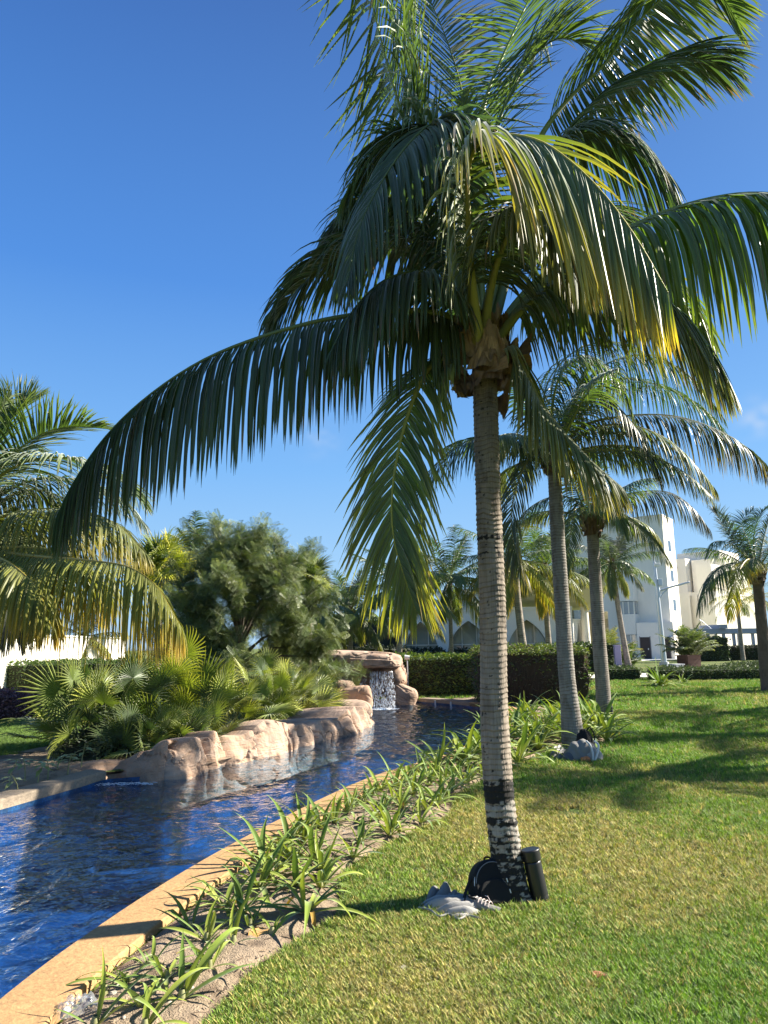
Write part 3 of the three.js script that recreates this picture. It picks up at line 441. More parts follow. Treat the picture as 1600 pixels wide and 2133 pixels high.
// second palm: grey trunk rising from the lilies, heap of clothes at its foot
{
  const f = onLevel(1192, 1562), d = -f.z, q = (x, y, e = 0) => at(x, y, d + e);
  const p2 = [[1195, 1566], [1190, 1500], [1180, 1400], [1172, 1280], [1162, 1120], [1156, 1000], [1155, 955]].map(([x, y]) => q(x, y)); p2[0].y = -.04;
  palmTree({ label: 'second coconut palm from the front with a heap of grey clothes at its foot', seed: 31, foot: f, height: p2[6].y, trunkPts: p2, lean: [p2[6].x - f.x, 0, 0], radius: .115, flare: 1.5, fine: true, fronds: 9, length: 2.3, leaflet: .62, per: 75, head: 16, low: .1, pale: [.27, .25, .225],
    custom: [
      { px: [[1150, 960, d], [1110, 925, d - .1], [1040, 908, d - .2], [960, 925, d - .3], [890, 985, d - .4], [845, 1050, d - .4]], len: .72, n: 80, droop: 3, look: DEEP },
      { px: [[1150, 965, d], [1115, 945, d - .3], [1085, 990, d - .5], [1065, 1070, d - .6], [1075, 1150, d - .6], [1100, 1210, d - .6]], len: .7, n: 70, droop: 1.6, look: { base: [.06, .09, .018], tip: [.34, .26, .03], rib: [.24, .22, .06] } },
      { px: [[1160, 950, d], [1210, 890, d - .1], [1290, 868, d - .2], [1400, 866, d - .3], [1490, 893, d - .3], [1560, 935, d - .2], [1612, 985, d]], len: .82, n: 100, droop: 3.4, look: { base: [.045, .062, .018], tip: [.26, .19, .025], rib: [.3, .25, .07] } },
      { px: [[1160, 950, d], [1230, 895, d - .4], [1310, 885, d - .7], [1390, 915, d - .8], [1450, 970, d - .9], [1490, 1020, d - .9]], len: .66, n: 80, droop: 2.6, look: OLIVE },
      { px: [[1160, 950, d], [1190, 860, d - .3], [1240, 815, d - .5], [1300, 860, d - .8], [1350, 940, d - .9], [1375, 1000, d - .9]], len: .62, n: 80, droop: 2.6, look: { base: [.07, .09, .03], tip: [.26, .22, .05], rib: [.26, .24, .07] } },
      { px: [[1158, 945, d], [1190, 840, d + .2], [1260, 760, d + .3], [1350, 740, d + .3], [1440, 790, d + .2], [1505, 870, d]], len: .8, n: 90, droop: 2.6, look: DEEP },
      { px: [[1158, 945, d], [1200, 850, d + .6], [1290, 790, d + 1], [1390, 810, d + 1.2], [1470, 860, d + 1.2], [1530, 930, d + 1.2]], len: .75, n: 85, droop: 2.4, look: DEEP },
      { px: [[1156, 945, d], [1150, 850, d - .1], [1175, 770, d - .3], [1225, 745, d - .5], [1285, 790, d - .7], [1320, 870, d - .8]], len: .7, n: 85, droop: 2.6, look: FRESH },
      { px: [[1155, 950, d], [1130, 870, d + .4], [1150, 780, d + .8], [1220, 720, d + 1], [1300, 715, d + 1.1], [1380, 760, d + 1.2]], len: .72, n: 80, droop: 2, look: DEEP },
      { px: [[1150, 965, d], [1190, 965, d - .3], [1240, 1000, d - .6], [1280, 1060, d - .7], [1300, 1110, d - .7]], len: .5, n: 60, droop: 2.2, look: FRESH },
    ] });
}
// third palm
{
  const f = onLevel(1258, 1500), d = -f.z, q = (x, y) => at(x, y, d), p3 = [[1259, 1503], [1256, 1440], [1250, 1360], [1243, 1250], [1236, 1140], [1233, 1085]].map(([x, y]) => q(x, y)); p3[0].y = -.04;
  palmTree({ label: 'third coconut palm from the front with a black bottle at its foot', seed: 41, foot: f, height: p3[5].y, trunkPts: p3, lean: [p3[5].x - f.x, 0, 0], radius: .135, flare: 1.2, fine: true, fronds: 6, length: 1.9, leaflet: .6, per: 60, head: 14, low: .3, pale: [.27, .24, .21],
    custom: [
      { px: [[1235, 1085, d], [1275, 1042, d], [1330, 1025, d - .2], [1395, 1026, d - .4], [1440, 1055, d - .5], [1478, 1103, d - .5]], len: .82, n: 85, droop: 3.2, look: { base: [.03, .045, .017], tip: [.10, .10, .03], rib: [.34, .30, .12] } },
      { px: [[1236, 1085, d], [1270, 1062, d - .5], [1315, 1085, d - .8], [1360, 1125, d - .9], [1395, 1172, d - .9]], len: .55, n: 70, droop: 2.4, look: OLIVE },
      { px: [[1230, 1085, d], [1240, 1045, d - .7], [1262, 1040, d - 1], [1290, 1065, d - 1.2], [1315, 1105, d - 1.2]], len: .5, n: 60, droop: 2.5, look: FRESH },
      { px: [[1228, 1085, d], [1200, 1060, d - .3], [1190, 1100, d - .6], [1183, 1160, d - .7], [1180, 1200, d - .7]], len: .5, n: 60, droop: 1.5, look: OLIVE },
      { px: [[1228, 1080, d], [1195, 1040, d], [1150, 1035, d], [1100, 1060, d], [1070, 1100, d]], len: .6, n: 60, droop: 2, look: DEEP },
    ] });
}
// palm at the right edge of the view
{
  const f = onLevel(1598, 1442), d = -f.z, q = (x, y) => at(x, y, d), p = [[1600, 1444], [1594, 1380], [1586, 1290], [1578, 1210], [1574, 1190]].map(([x, y]) => q(x, y)); p[0].y = -.04;
  palmTree({ label: 'coconut palm at the right edge of the lawn with dark fronds against the sky', seed: 51, foot: f, height: p[4].y, trunkPts: p, lean: [p[4].x - f.x, 0, 0], radius: .17, flare: 1.15, fine: true, fronds: 9, length: 2.4, leaflet: .62, per: 60, head: 16, low: .2, pale: [.17, .125, .10], looks: [DEEP, DEEP, FRESH, OLIVE],
    custom: [
      { px: [[1572, 1185, d], [1545, 1150, d], [1515, 1110, d], [1496, 1075, d], [1485, 1060, d]], len: .62, n: 60, droop: .5, look: { base: [.05, .075, .06], tip: [.07, .1, .08], rib: [.2, .22, .14] } },
      { px: [[1572, 1185, d], [1545, 1150, d - .3], [1510, 1128, d - .4], [1485, 1130, d - .4], [1470, 1160, d - .4]], len: .5, n: 60, droop: 2, look: FRESH },
      { px: [[1572, 1190, d], [1540, 1172, d - .5], [1505, 1180, d - .8], [1475, 1215, d - .9], [1455, 1270, d - .9]], len: .95, n: 80, droop: 2.6, look: DEEP },
      { px: [[1572, 1190, d], [1560, 1165, d - 1], [1540, 1190, d - 1.8], [1525, 1250, d - 2], [1520, 1290, d - 2]], len: .6, n: 60, droop: 1.8, look: GOLD },
      { px: [[1575, 1185, d], [1570, 1120, d], [1585, 1070, d], [1620, 1045, d]], len: .7, n: 60, droop: .6, look: DEEP },
      { px: [[1575, 1185, d], [1560, 1130, d + .5], [1545, 1090, d + .8], [1570, 1060, d + 1]], len: .6, n: 60, droop: .8, look: DEEP },
    ] });
}
// palms out on the lawn beyond the right edge of the picture: their shade lies across the grass
for (const [x, z, h, s] of [[9.3, -10.6, 4.2, 61], [11.9, -14.1, 4.3, 62], [13.6, -17.6, 4.4, 63], [16.5, -24.6, 4.2, 64]])
  palmTree({ label: ['nearest', 'second', 'third', 'farthest'][s - 61] + ' of the coconut palms standing on the lawn beyond the right edge', group: 'palms to the right whose shade falls on the lawn', seed: s, foot: V(x, 0, z), height: h, lean: [.2, 0, .1], radius: .12, fronds: 17, length: 2.5, leaflet: .65, per: 45, head: 6 });
// palms on the left bank
{
  const f = V(-6.3, 0, -9.9), top = V(-6.1, 3.35, -9.7);
  const pts = [V(-6.4, -.05, -10), V(-6.35, .4, -9.95), V(-6.2, 1.8, -9.8), top], K = (px, o) => ({ px, n: 95, len: .8, droop: 2, look: FRESH, ...o });
  palmTree({ label: 'large coconut palm at the left edge with yellowing fronds over the fan palms', seed: 71, foot: f, height: top.y, trunkPts: pts, lean: [.2, 0, .2], radius: .12, fine: true, fronds: 8, length: 2.6, leaflet: .8, per: 75, head: 10, low: .0, looks: [FRESH, OLIVE],
    custom: [
      K([[-70, 1110, 9.6], [-40, 1030, 9.5], [20, 955, 9.4], [85, 905, 9.3], [150, 888, 9.2], [212, 892, 9.1]], { droop: .35, lift: .35 }),
      K([[-60, 1110, 9.6], [-30, 1000, 9.9], [0, 910, 10.1], [30, 860, 10.2], [70, 830, 10.3]], { droop: .3, lift: .35 }),
      K([[-70, 1110, 9.6], [-20, 1010, 9.2], [60, 960, 8.9], [150, 955, 8.7], [230, 985, 8.6], [290, 1040, 8.5]], { droop: 1.0, lift: .3 }),
      K([[-70, 1110, 9.6], [-10, 1040, 9.8], [70, 1000, 9.9], [160, 1000, 10], [240, 1030, 10], [300, 1090, 10]], { droop: 1.4, look: DEEP }),
      K([[-70, 1120, 9.6], [-10, 1080, 9.2], [70, 1062, 8.9], [160, 1062, 8.6], [240, 1090, 8.4], [300, 1150, 8.3]], { len: .85, droop: 2.4, dry: 1, look: { base: [.16, .19, .018], tip: [.50, .38, .025], rib: [.30, .28, .06] } }),
      K([[-70, 1135, 9.6], [0, 1150, 8.9], [90, 1160, 8.2], [190, 1168, 7.7], [270, 1182, 7.4], [325, 1220, 7.2], [374, 1300, 7.1]], { len: 1.05, n: 125, droop: 4.2, look: GOLD, tipYellow: 1, width: .030 }),
      K([[-70, 1135, 9.6], [-20, 1140, 9.1], [50, 1140, 8.7], [120, 1150, 8.4], [180, 1180, 8.2], [230, 1240, 8.1]], { dry: 1, len: .95, n: 110, droop: 4, look: { base: [.24, .27, .018], tip: [.70, .46, .025], rib: [.36, .28, .06] } }),
      K([[-80, 1130, 9.8], [-20, 1060, 10], [60, 1020, 10.2], [140, 1040, 10.4], [210, 1090, 10.4], [260, 1150, 10.4]], { droop: 2.6, look: OLIVE }),
      K([[-80, 1130, 9.8], [-10, 1100, 10], [70, 1095, 10.1], [150, 1120, 10.2], [215, 1170, 10.2], [250, 1230, 10.2]], { droop: 3, look: OLIVE }),
      K([[-80, 1130, 9.6], [-30, 1150, 8.6], [30, 1180, 8.0], [80, 1230, 7.8], [105, 1300, 7.7]], { len: .8, droop: 3, look: GOLD }),
      K([[-80, 1130, 9.6], [-30, 1110, 9.3], [20, 1110, 9.1], [80, 1130, 9], [130, 1180, 9]], { len: .9, droop: 4, look: OLIVE }),
      K([[-80, 1140, 9.6], [-30, 1200, 9.4], [10, 1260, 9.3], [30, 1320, 9.3]], { len: .7, droop: 2, look: GREYGREEN }),
    ] });
}
palmTree({ label: 'small palm with a cluster of coconuts in front of the white wall', seed: 81, foot: onLevel(165, 1432), height: 2.15, lean: [.1, 0, 0], radius: .10, fronds: 12, length: 1.9, leaflet: .55, per: 45, head: 8, nuts: 7, looks: [DEEP, OLIVE, GOLD] });
palmTree({ label: 'small grey green palm close to the white wall at the left edge', seed: 82, foot: onLevel(30, 1424), height: 2.3, lean: [.25, 0, 0], radius: .10, fronds: 12, length: 2.1, leaflet: .55, per: 45, head: 8, looks: [GREYGREEN, GREYGREEN, GREYGREEN] });
// palms beyond the hedge and the waterfall
const FAR = [
  [831, 1366, 30, 3.9, 91, 'palm with a thin trunk right behind the waterfall rocks', .12, 2.9, [.04, 0, 0]],
  [941, 1372, 33, 4.6, 92, 'slender palm between the two pointed arches left of the big trunk', .09, 3.0, [0, 0, 0]],
  [1096, 1352, 31, 5.2, 93, 'palm just right of the big trunk in front of the arched hall', .16, 3.1, [-.35, 0, 0]],
  [1146, 1362, 34, 5.1, 94, 'palm with a straight trunk close to the left side of the second palm', .13, 2.9, [-.1, 0, 0]],
  [1312, 1398, 40, 6.0, 95, 'slim leaning palm in front of the white tower beside the purple post', .14, 2.7, [-.55, 0, 0]],
  [730, 1360, 34, 3.2, 96, 'dark low palm between the feathery tree and the green screen', .12, 2.6, [0, 0, 0]],
  [690, 1360, 31, 3.0, 97, 'palm half hidden behind the right side of the feathery tree', .12, 2.6, [-.8, 0, 0]],
  [395, 1330, 34, 6.0, 98, 'tall dark palm behind the left side of the feathery tree', .13, 2.2, [0, 0, 0]],
];
for (const [px, py, d, h, s, label, r, len, lean] of FAR) { const f = at(px, py, d).setY(0); palmTree({ label, seed: s, foot: f, height: h, lean, radius: r, fronds: 20, length: len, leaflet: .84, per: 52, head: 7, thin: .055, looks: s === 93 || s === 94 ? [FRESH, FRESH, OLIVE, GOLD] : s === 95 ? [GREYGREEN, FRESH, FRESH, OLIVE] : [DEEP, FRESH, FRESH, OLIVE], windX: .2 }); }
// palms in the distance at the right, seen below the crown of the edge palm
for (const [px, d, h, s, label] of [[1545, 60, 5.2, 101, 'distant palm behind the walkway left of the edge palm'], [1590, 66, 5.6, 102, 'distant palm behind the walkway at the right edge'], [1460, 90, 3.6, 103, 'distant low palm beyond the walkway columns']]) palmTree({ label, seed: s, foot: at(px, 1345, d).setY(0), height: h, radius: .15, fronds: 14, length: 2.8, leaflet: .9, per: 26, head: 4, looks: [OLIVE, GOLD, OLIVE] });

// ---------------------------------------------------------------- strap leaved lilies in the bed
const STRAP = [];
{
  const R = rng(201);
  const make = (el, grav, w, twist, col, kink) => {
    const mb = new MB(), N = 10, d = V(0, Math.sin(el), Math.cos(el)), p = V(0, 0, 0), rows = [];
    for (let i = 0; i <= N; i++) { rows.push([p.clone(), d.clone()]); d.y -= grav * (.3 + i / N) / N * (kink === i ? 6 : 1); d.x += twist / N * .6; d.normalize(); p.addScaledVector(d, 1 / N); }
    rows.forEach(([q, t], i) => { const e = i / N, ww = w * .5 * (.62 + .5 * Math.sin(Math.PI * Math.min(1, e * 1.15))) * Math.pow(1 - Math.pow(e, 2.6), .8) + .0015, s = V(1, 0, 0).applyAxisAngle(t, twist * e), n = t.clone().cross(s).normalize(); if (n.y < 0) n.negate();
      const k = .8 + .4 * e, c = mixc(col[1], col[0], Math.min(1, e * 3)).map((x) => x * k), up = ww * .5 * (1 - e * .6);
      for (const [a, b] of [[-1, 1], [-.5, .25], [0, 0], [.5, .25], [1, 1]]) mb.v(q.x + s.x * ww * a + n.x * up * b, q.y + s.y * ww * a + n.y * up * b, q.z + s.z * ww * a + n.z * up * b, a === 0 ? tint(c, 1.25) : c, (a + 1) / 2, e); });
    for (let j = 0; j < N; j++) for (let i = 0; i < 4; i++) { const a = j * 5 + i; mb.I.push(a, a + 1, a + 5, a + 1, a + 6, a + 5); }
    return mb.geo();
  };
  const G = [[.21, .30, .02], [.32, .38, .06]], GL = [[.30, .37, .025], [.38, .42, .06]], GD = [[.13, .22, .018], [.24, .3, .04]], YE = [[.48, .28, .03], [.40, .34, .08]];
  for (let i = 0; i < 30; i++) STRAP.push(make(.30 + 1.05 * (i / 30) + .15 * R(), .6 + 1.9 * R(), .062 + .020 * R(), (R() - .5) * 1.4, [G, GL, GD][i % 3], R() < .15 ? 5 : 0));
  for (let i = 0; i < 4; i++) STRAP.push(make(.9 - .2 * i, 2.6 + R(), .08, R() - .5, YE, 4));
}
function lily(p, R, { n = 11, len = .48, label, group = 'strap leaved lilies in the bed along the pool coping', yellow = 0, flat: fl = 0, wide = 1, fixed } = {}) {
  const t = thing('lily_plant', label, 'lily plant', [p.x, p.y, p.z], 0, group);
  const list = fixed ?? Array.from({ length: n }, (_, i) => [i * 2.4 + R() * .8, len * (.65 + .6 * R()), Math.min(29, Math.floor((fl ? .7 : 1) * (i / n * .75 + R() * .28) * 30))]);
  for (const [a, l0, k] of list) { const l = fixed ? l0 * .82 : l0, m = mesh('leaf', STRAP[k], M.leafMatte, t); m.rotation.y = Math.PI / 2 - a; m.scale.set(l * (fixed ? .85 : 1) * (1 + .3 * R()) * wide * (.48 / l) ** .35, l, l); m.position.set(Math.cos(a) * .018, .005, Math.sin(a) * .018); }
  for (let i = 0; i < yellow; i++) { const m = mesh('leaf', STRAP[30 + i % 4], M.leafMatte, t); m.userData.label = 'withered yellow leaf'; m.rotation.y = R() * 6.28; m.scale.setScalar(len * .8); }
  mesh('leaf_base', tube([V(0, -.03, 0), V(0, .02, 0), V(.003, .045, 0)], [.017, .018, .010], [.30, .30, .13], 8), M.petiole, t);
  return t;
}

{
  const R = rng(211), A = (dx, dz) => Math.atan2(dz, dx), L = (px, py, label, o) => lily(onLevel(px, py, .03), R, { ...o, label });
  // the single ones nearest to the viewer; angle: 0 right, PI left, PI/2 towards the viewer
  L(216, 2072, 'small lily with one blunt cut leaf beside the clear plastic wrap', { fixed: [[-.6, .20, 24], [2.6, .12, 28], [1.2, .1, 12]] });
  L(196, 2140, 'bright green lily at the lower left corner behind the plastic wrap', { fixed: [[-1.3, .36, 22], [2.6, .2, 14], [.2, .55, 12], [-.5, .5, 17], [1, .3, 10]], wide: 1.2 });
  L(312, 2016, 'lily with upright leaves leaning over the edge of the orange coping', { fixed: [[-1.4, .25, 27], [-.4, .30, 24], [3.3, .28, 10], [2.5, .2, 16], [-2.6, .2, 20]] });
  L(378, 2082, 'sprawling lily with long leaves reaching to the right, second from the front', { fixed: [[-1.2, .44, 25], [-.8, .62, 18], [-.3, .42, 8], [.1, .2, 6], [2.4, .3, 12], [-1.9, .35, 26], [-1, .3, 28]], wide: 1.15 });
  L(300, 2146, 'lily at the bottom edge with a long blade crossing the sandy soil', { fixed: [[-.95, .55, 19], [-.5, .35, 14], [-2, .24, 25], [.3, .3, 10], [-1.5, .3, 27]], wide: 1.1 });
  L(486, 1966, 'single short lily with bare brown roots in the middle of the soil', { fixed: [[-1.5, .34, 28], [.5, .19, 8], [2.6, .14, 11], [-2.2, .3, 25], [1.4, .12, 9]] });
  L(396, 1936, 'lily whose dark leaf tips overhang the orange coping', { fixed: [[3.4, .34, 12], [2.8, .28, 14], [-2.4, .36, 20], [-.2, .42, 9], [-1.2, .3, 26], [.5, .3, 8]] });
  L(566, 1948, 'two stubby upright leaves standing alone near the lawn edge', { fixed: [[-2, .16, 27], [-.6, .15, 28], [-1.2, .12, 29]] });
  L(640, 1906, 'lily with a bright yellow withered leaf hanging towards the lawn', { n: 13, len: .42, yellow: 2 });
  L(470, 1890, 'low lily with wide flat leaves behind the coping bend', { n: 11, len: .38, flat: 1 });
  L(540, 1850, 'lily with arching leaves touching the orange coping', { n: 12, len: .40 });
  L(430, 1960, 'young lily with thin leaves close to the coping', { n: 9, len: .3 });
  for (const [x, y, w] of [[505, 1902, 'with low blades lying on the sand'], [615, 1848, 'with blades bending towards the lawn edge'], [565, 1826, 'close against the coping where it curves'], [610, 1798, 'with tips lying on the orange coping'], [655, 1792, 'in the thick of the bed'], [668, 1850, 'beside the sharp corner of the lawn'], [632, 1756, 'with upright tips before the water']]) L(x, y, 'strap leaved lily ' + w, { n: 12, len: .34 + .10 * R(), yellow: R() < .2 ? 1 : 0 });
  for (const [x, y, w] of [[262, 2048, 'near the cut leaf, close to the coping'], [292, 2098, 'at the very front between the long bladed ones'], [346, 2040, 'in the front sand behind the sprawling one'], [436, 2018, 'in the open sand toward the lawn edge'], [520, 1930, 'right of the bare rooted one']]) L(x, y, 'low lily ' + w, { n: 7, len: .25 + .06 * R() });
  const many = 'dense lilies in the middle of the bed', back = 'tall lilies in the bed around the second palm';
  let k = 0;
  for (let z = -5.55; z > -9.6; z -= .27) { const x0 = xAt(copingOuter, z) + .13, x1 = xAt(bedEdge, z) - .16, n = Math.max(2, Math.round((x1 - x0) / .3)); for (let i = 0; i < n; i++) { const p = V(lerp(x0, x1, n < 2 ? .5 : i / (n - 1)) + (R() - .5) * .16, .03, z + (R() - .5) * .2); if (Math.hypot(p.x - .83, p.z + 4.8) > .3) { lily(p, R, { n: 11 + Math.floor(R() * 4), len: .28 + .13 * R(), yellow: R() < .14 ? 1 : 0, label: 'strap leaved lily in the dense bed, ' + (i === 0 ? 'touching the orange coping' : i === n - 1 ? 'at the lawn side' : 'between coping and lawn') + (z > -6.6 ? ', nearer part' : z > -8 ? ', middle part' : ', far part'), group: many }); k++; } } }
  for (let z = -9.7; z > -16.5; z -= .40) { const x0 = xAt(copingOuter, z) + .12, x1 = Math.min(xAt(bedEdge, z) - .15, x0 + 2.2), n = Math.max(2, Math.round((x1 - x0) / .42)); for (let i = 0; i < n; i++) { const p = V(lerp(x0, x1, i / (n - 1)) + (R() - .5) * .2, .03, z + (R() - .5) * .3); if (Math.hypot(p.x - 2.77, p.z + 11.2) > .32) lily(p, R, { n: 12, len: (z > -11 ? .50 : .62) + .2 * R(), wide: 1.3, yellow: R() < .12 ? 1 : 0, label: 'tall strap leaved lily ' + (i === 0 ? 'along the coping' : i === n - 1 ? 'at the lawn side of the bed' : 'amid the bed') + (z > -11.5 ? ' left of the second palm' : ' behind the second palm'), group: back }); } }
}
// ---------------------------------------------------------------- fan palms on the left bank
const FANS = [];
for (let v = 0; v < 6; v++) {
  const R = rng(230 + v), mb = new MB(), n = 30, span = 2.3 + .25 * R(), dA = 2 * span / n, dk = v % 3 === 0, lt = v % 3 === 2;
  for (let i = 0; i < n; i++) {
    const a = -span + (i + .5) * dA, Rr = (1 - .3 * (a / span) ** 2) * (.92 + .14 * R()), sag = .10 + .22 * R() + .12 * Math.abs(a / span), k = .8 + .45 * R(), N = 6; let prev = -1;
    for (let j = 0; j <= N; j++) {
      const e = j / N, r = Rr * e, w = Math.min(r, Rr * .34) * Math.tan(dA / 2) * (e > .34 ? Math.pow(Math.max(0, 1 - (e - .34) / .66), .8) : 1) + .001, y = .22 * r - sag * r * r * r - .04, fold = w * .7, ca = Math.cos(a), sa = Math.sin(a), ra = r * (1 - .12 * e * e);
      const c = tint(mixc(dk ? [.06, .11, .016] : lt ? [.26, .33, .02] : [.15, .22, .018], dk ? [.11, .16, .02] : lt ? [.52, .48, .035] : [.34, .36, .03], e * e), k);
      const i0 = mb.v(sa * ra - ca * w, y, ca * ra + sa * w, c), i1 = mb.v(sa * ra, y + fold, ca * ra, c), i2 = mb.v(sa * ra, y + fold, ca * ra, c), i3 = mb.v(sa * ra + ca * w, y, ca * ra - sa * w, c);
      if (prev >= 0) mb.I.push(prev, prev + 1, i0, prev + 1, i1, i0, prev + 2, prev + 3, i2, prev + 3, i3, i2); prev = i0;
    }
  }
  FANS.push(mb.geo());
}
function fanShrub(pos, seed, { n = 34, size = .55, tall = 1.1, spread = 1, label, name = 'fan_palm', yellow = 0, group, trunk = 0 }) {
  const R = rng(seed), t = thing(name, label, 'fan palm', [pos.x, pos.y, pos.z], 0, group), stalks = new MB(), q = new THREE.Matrix4(), top = trunk;
  if (trunk) mesh('trunk', trunkGeo(R, [V(0, -.05, 0), V(.04, trunk * .5, 0), V(0, trunk, 0)], [.13, .1, .1], { n: 14, per: 3, ring: .1 }), M.bark, t);
  for (let i = 0; i < n; i++) {
    const f = (i + .5) / n, az = i * 2.4 + R() * .5, el = trunk ? lerp(1.3, -.6, f) : lerp(1.4, .25, Math.pow(f, .9)), l = tall * (.65 + .5 * R()) * (trunk ? .6 : lerp(1, .72, f)), d0 = V(Math.cos(el) * Math.cos(az) * spread, Math.sin(el), Math.cos(el) * Math.sin(az) * spread).normalize();
    const b = trunk ? V(0, top, 0) : V(Math.cos(az) * .25 * R() * spread, 0, Math.sin(az) * .25 * R() * spread), e = b.clone().addScaledVector(d0, l); e.y -= .12 * l * l * (1 - Math.sin(el));
    const mid = b.clone().lerp(e, .5).add(V(0, .08 * l, 0)); tubeInto(stalks, [b, mid, e], [.012, .009, .007], [.12, .14, .04], 5);
    const Z = e.clone().sub(mid).normalize().add(V((R() - .5) * .9, .25 - .6 * R(), (R() - .5) * .9)).normalize(), X = V(-Z.z, 0, Z.x).normalize().applyAxisAngle(Z, (R() - .5) * 2.4), Y = Z.clone().cross(X).normalize(); if (Y.y < 0) { Y.negate(); X.negate(); }
    const m = mesh('fan_leaf', FANS[Math.floor(R() * 6)], yellow ? M.fanYellow : M.leafMatte2, t); q.makeBasis(X, Y, Z); m.quaternion.setFromRotationMatrix(q); m.position.copy(e); m.scale.setScalar(size * (.75 + .45 * R()));
  }
  mesh('leaf_stalks', stalks.geo(), M.petiole, t, 'stuff');
  return t;
}


{
  const B = (px, py, d) => at(px, py, d).setY(.0), S = 'dense fan palms behind the rock edge of the pool';
  fanShrub(B(210, 1550, 12.0), 301, { n: 40, size: .62, tall: 1.25, label: 'leftmost big fan palm with stiff pale leaves reaching over the bank', group: S });
  fanShrub(B(345, 1540, 12.8), 302, { n: 38, size: .60, tall: 1.35, label: 'tall fan palm in the middle of the left bank below the yellow frond', group: S });
  fanShrub(B(455, 1520, 13.0), 303, { n: 34, size: .52, tall: 1.0, label: 'lower fan palm with light leaves behind the pale rock', group: S });
  fanShrub(B(300, 1560, 11.3), 304, { n: 22, size: .42, tall: .62, label: 'small fan palm with yellow green leaves at the left end of the rocks', group: S });
  fanShrub(B(395, 1548, 11.6), 305, { n: 22, size: .40, tall: .6, label: 'small fan palm just behind the second rock from the left', group: S });
  fanShrub(B(585, 1490, 16.0), 306, { n: 34, size: .58, tall: 1.2, label: 'round fan palm right of the gap near the waterfall', group: S });
  fanShrub(B(628, 1480, 17.2), 307, { n: 24, size: .52, tall: .85, label: 'fan palm leaning over the rocks left of the waterfall', group: S });
  fanShrub(B(545, 1500, 15.2), 308, { n: 22, size: .46, tall: .8, label: 'dark fan palm in the shaded gap of the left bank', group: S });
  fanShrub(B(325, 1400, 23), 310, { n: 34, size: .95, tall: .85, trunk: 4.3, yellow: 1, label: 'sunlit yellow green fan palm on a trunk left of the feathery tree' });
  fanShrub(B(640, 1400, 23), 311, { n: 26, size: .75, tall: .7, trunk: 3.8, label: 'dark fan palm on a trunk behind the right side of the feathery tree' });
}
// ---------------------------------------------------------------- leaves for bushes
const LEAFLET = (() => { const mb = new MB(), c = [1, 1, 1]; const a = mb.v(0, 0, 0, c), b = mb.v(-.22, .06, .45, c), d = mb.v(0, -.03, .5, c), e = mb.v(.22, .06, .45, c), f = mb.v(0, -.12, 1, c); mb.I.push(a, d, b, a, e, d, b, d, f, d, e, f); return mb.geo(); })();
function hedge({ name = 'hedge', label, cat = 'hedge', pos, turn = 0, w, h, d, n, leaf = .06, cols, seed, coreCol = [.03, .034, .014], bump = .12, round = .12, side = 1, group }) {
  const R = rng(seed), t = thing(name, label, cat, pos, turn, group), list = [], q = new THREE.Quaternion(), e = new THREE.Euler(), S = (x, y, z) => bump * (fbm(x * 2.2 + seed, y * 2.2, z * 2.2, 3) - .5) * 2;
  const core = new THREE.BoxGeometry(w - .1, h - .06, d - .1, Math.ceil(w * 5), Math.ceil(h * 5), Math.ceil(d * 5)), p = core.attributes.position; for (let i = 0; i < p.count; i++) { const x = p.getX(i), y = p.getY(i), z = p.getZ(i), k = S(x, y, z) - .02; p.setXYZ(i, x * (1 + k / w), y * (1 + k / h), z * (1 + k / d)); } core.translate(0, h / 2 - .05, 0); core.computeVertexNormals();
  mesh('twigs', paint(core, coreCol), M.twigV, t);
  const At = w * d, Af = w * h, As = d * h, tot = At * 1.3 + 2 * Af * side + 2 * As * side;
  for (let i = 0; i < n; i++) {
    let r = R() * tot, x, y, z, nx = 0, ny = 0, nz = 0;
    if ((r -= At * 1.3) < 0) { x = (R() - .5) * w; y = h; z = (R() - .5) * d; ny = 1; } else if ((r -= 2 * Af * side) < 0) { x = (R() - .5) * w; y = R() * h; nz = R() < .5 ? 1 : -1; z = nz * d / 2; } else { y = R() * h; z = (R() - .5) * d; nx = R() < .5 ? 1 : -1; x = nx * w / 2; }
    const rd = Math.max(0, round - Math.min(w / 2 - Math.abs(x), d / 2 - Math.abs(z))) / round; if (ny) y -= rd * rd * round * .6;
    const k = S(x, y - h / 2, z) + (R() - .75) * .09 + (ny ? .05 * R() * R() * 2 : 0);
    const c = cols[Math.floor(R() * cols.length)], v = .7 + .6 * R();
    e.set((R() - .5) * 2.6 - (ny ? .9 : 0), R() * 6.28, (R() - .5) * 1.6);
    list.push([V(x + nx * k, y + ny * k, z + nz * k), q.clone().setFromEuler(e), V(1, 1, 1).multiplyScalar(leaf * (.7 + .7 * R())), tint(c, v)]);
  }
  copies('foliage', LEAFLET, M.foliage, list, t);
  return t;
}

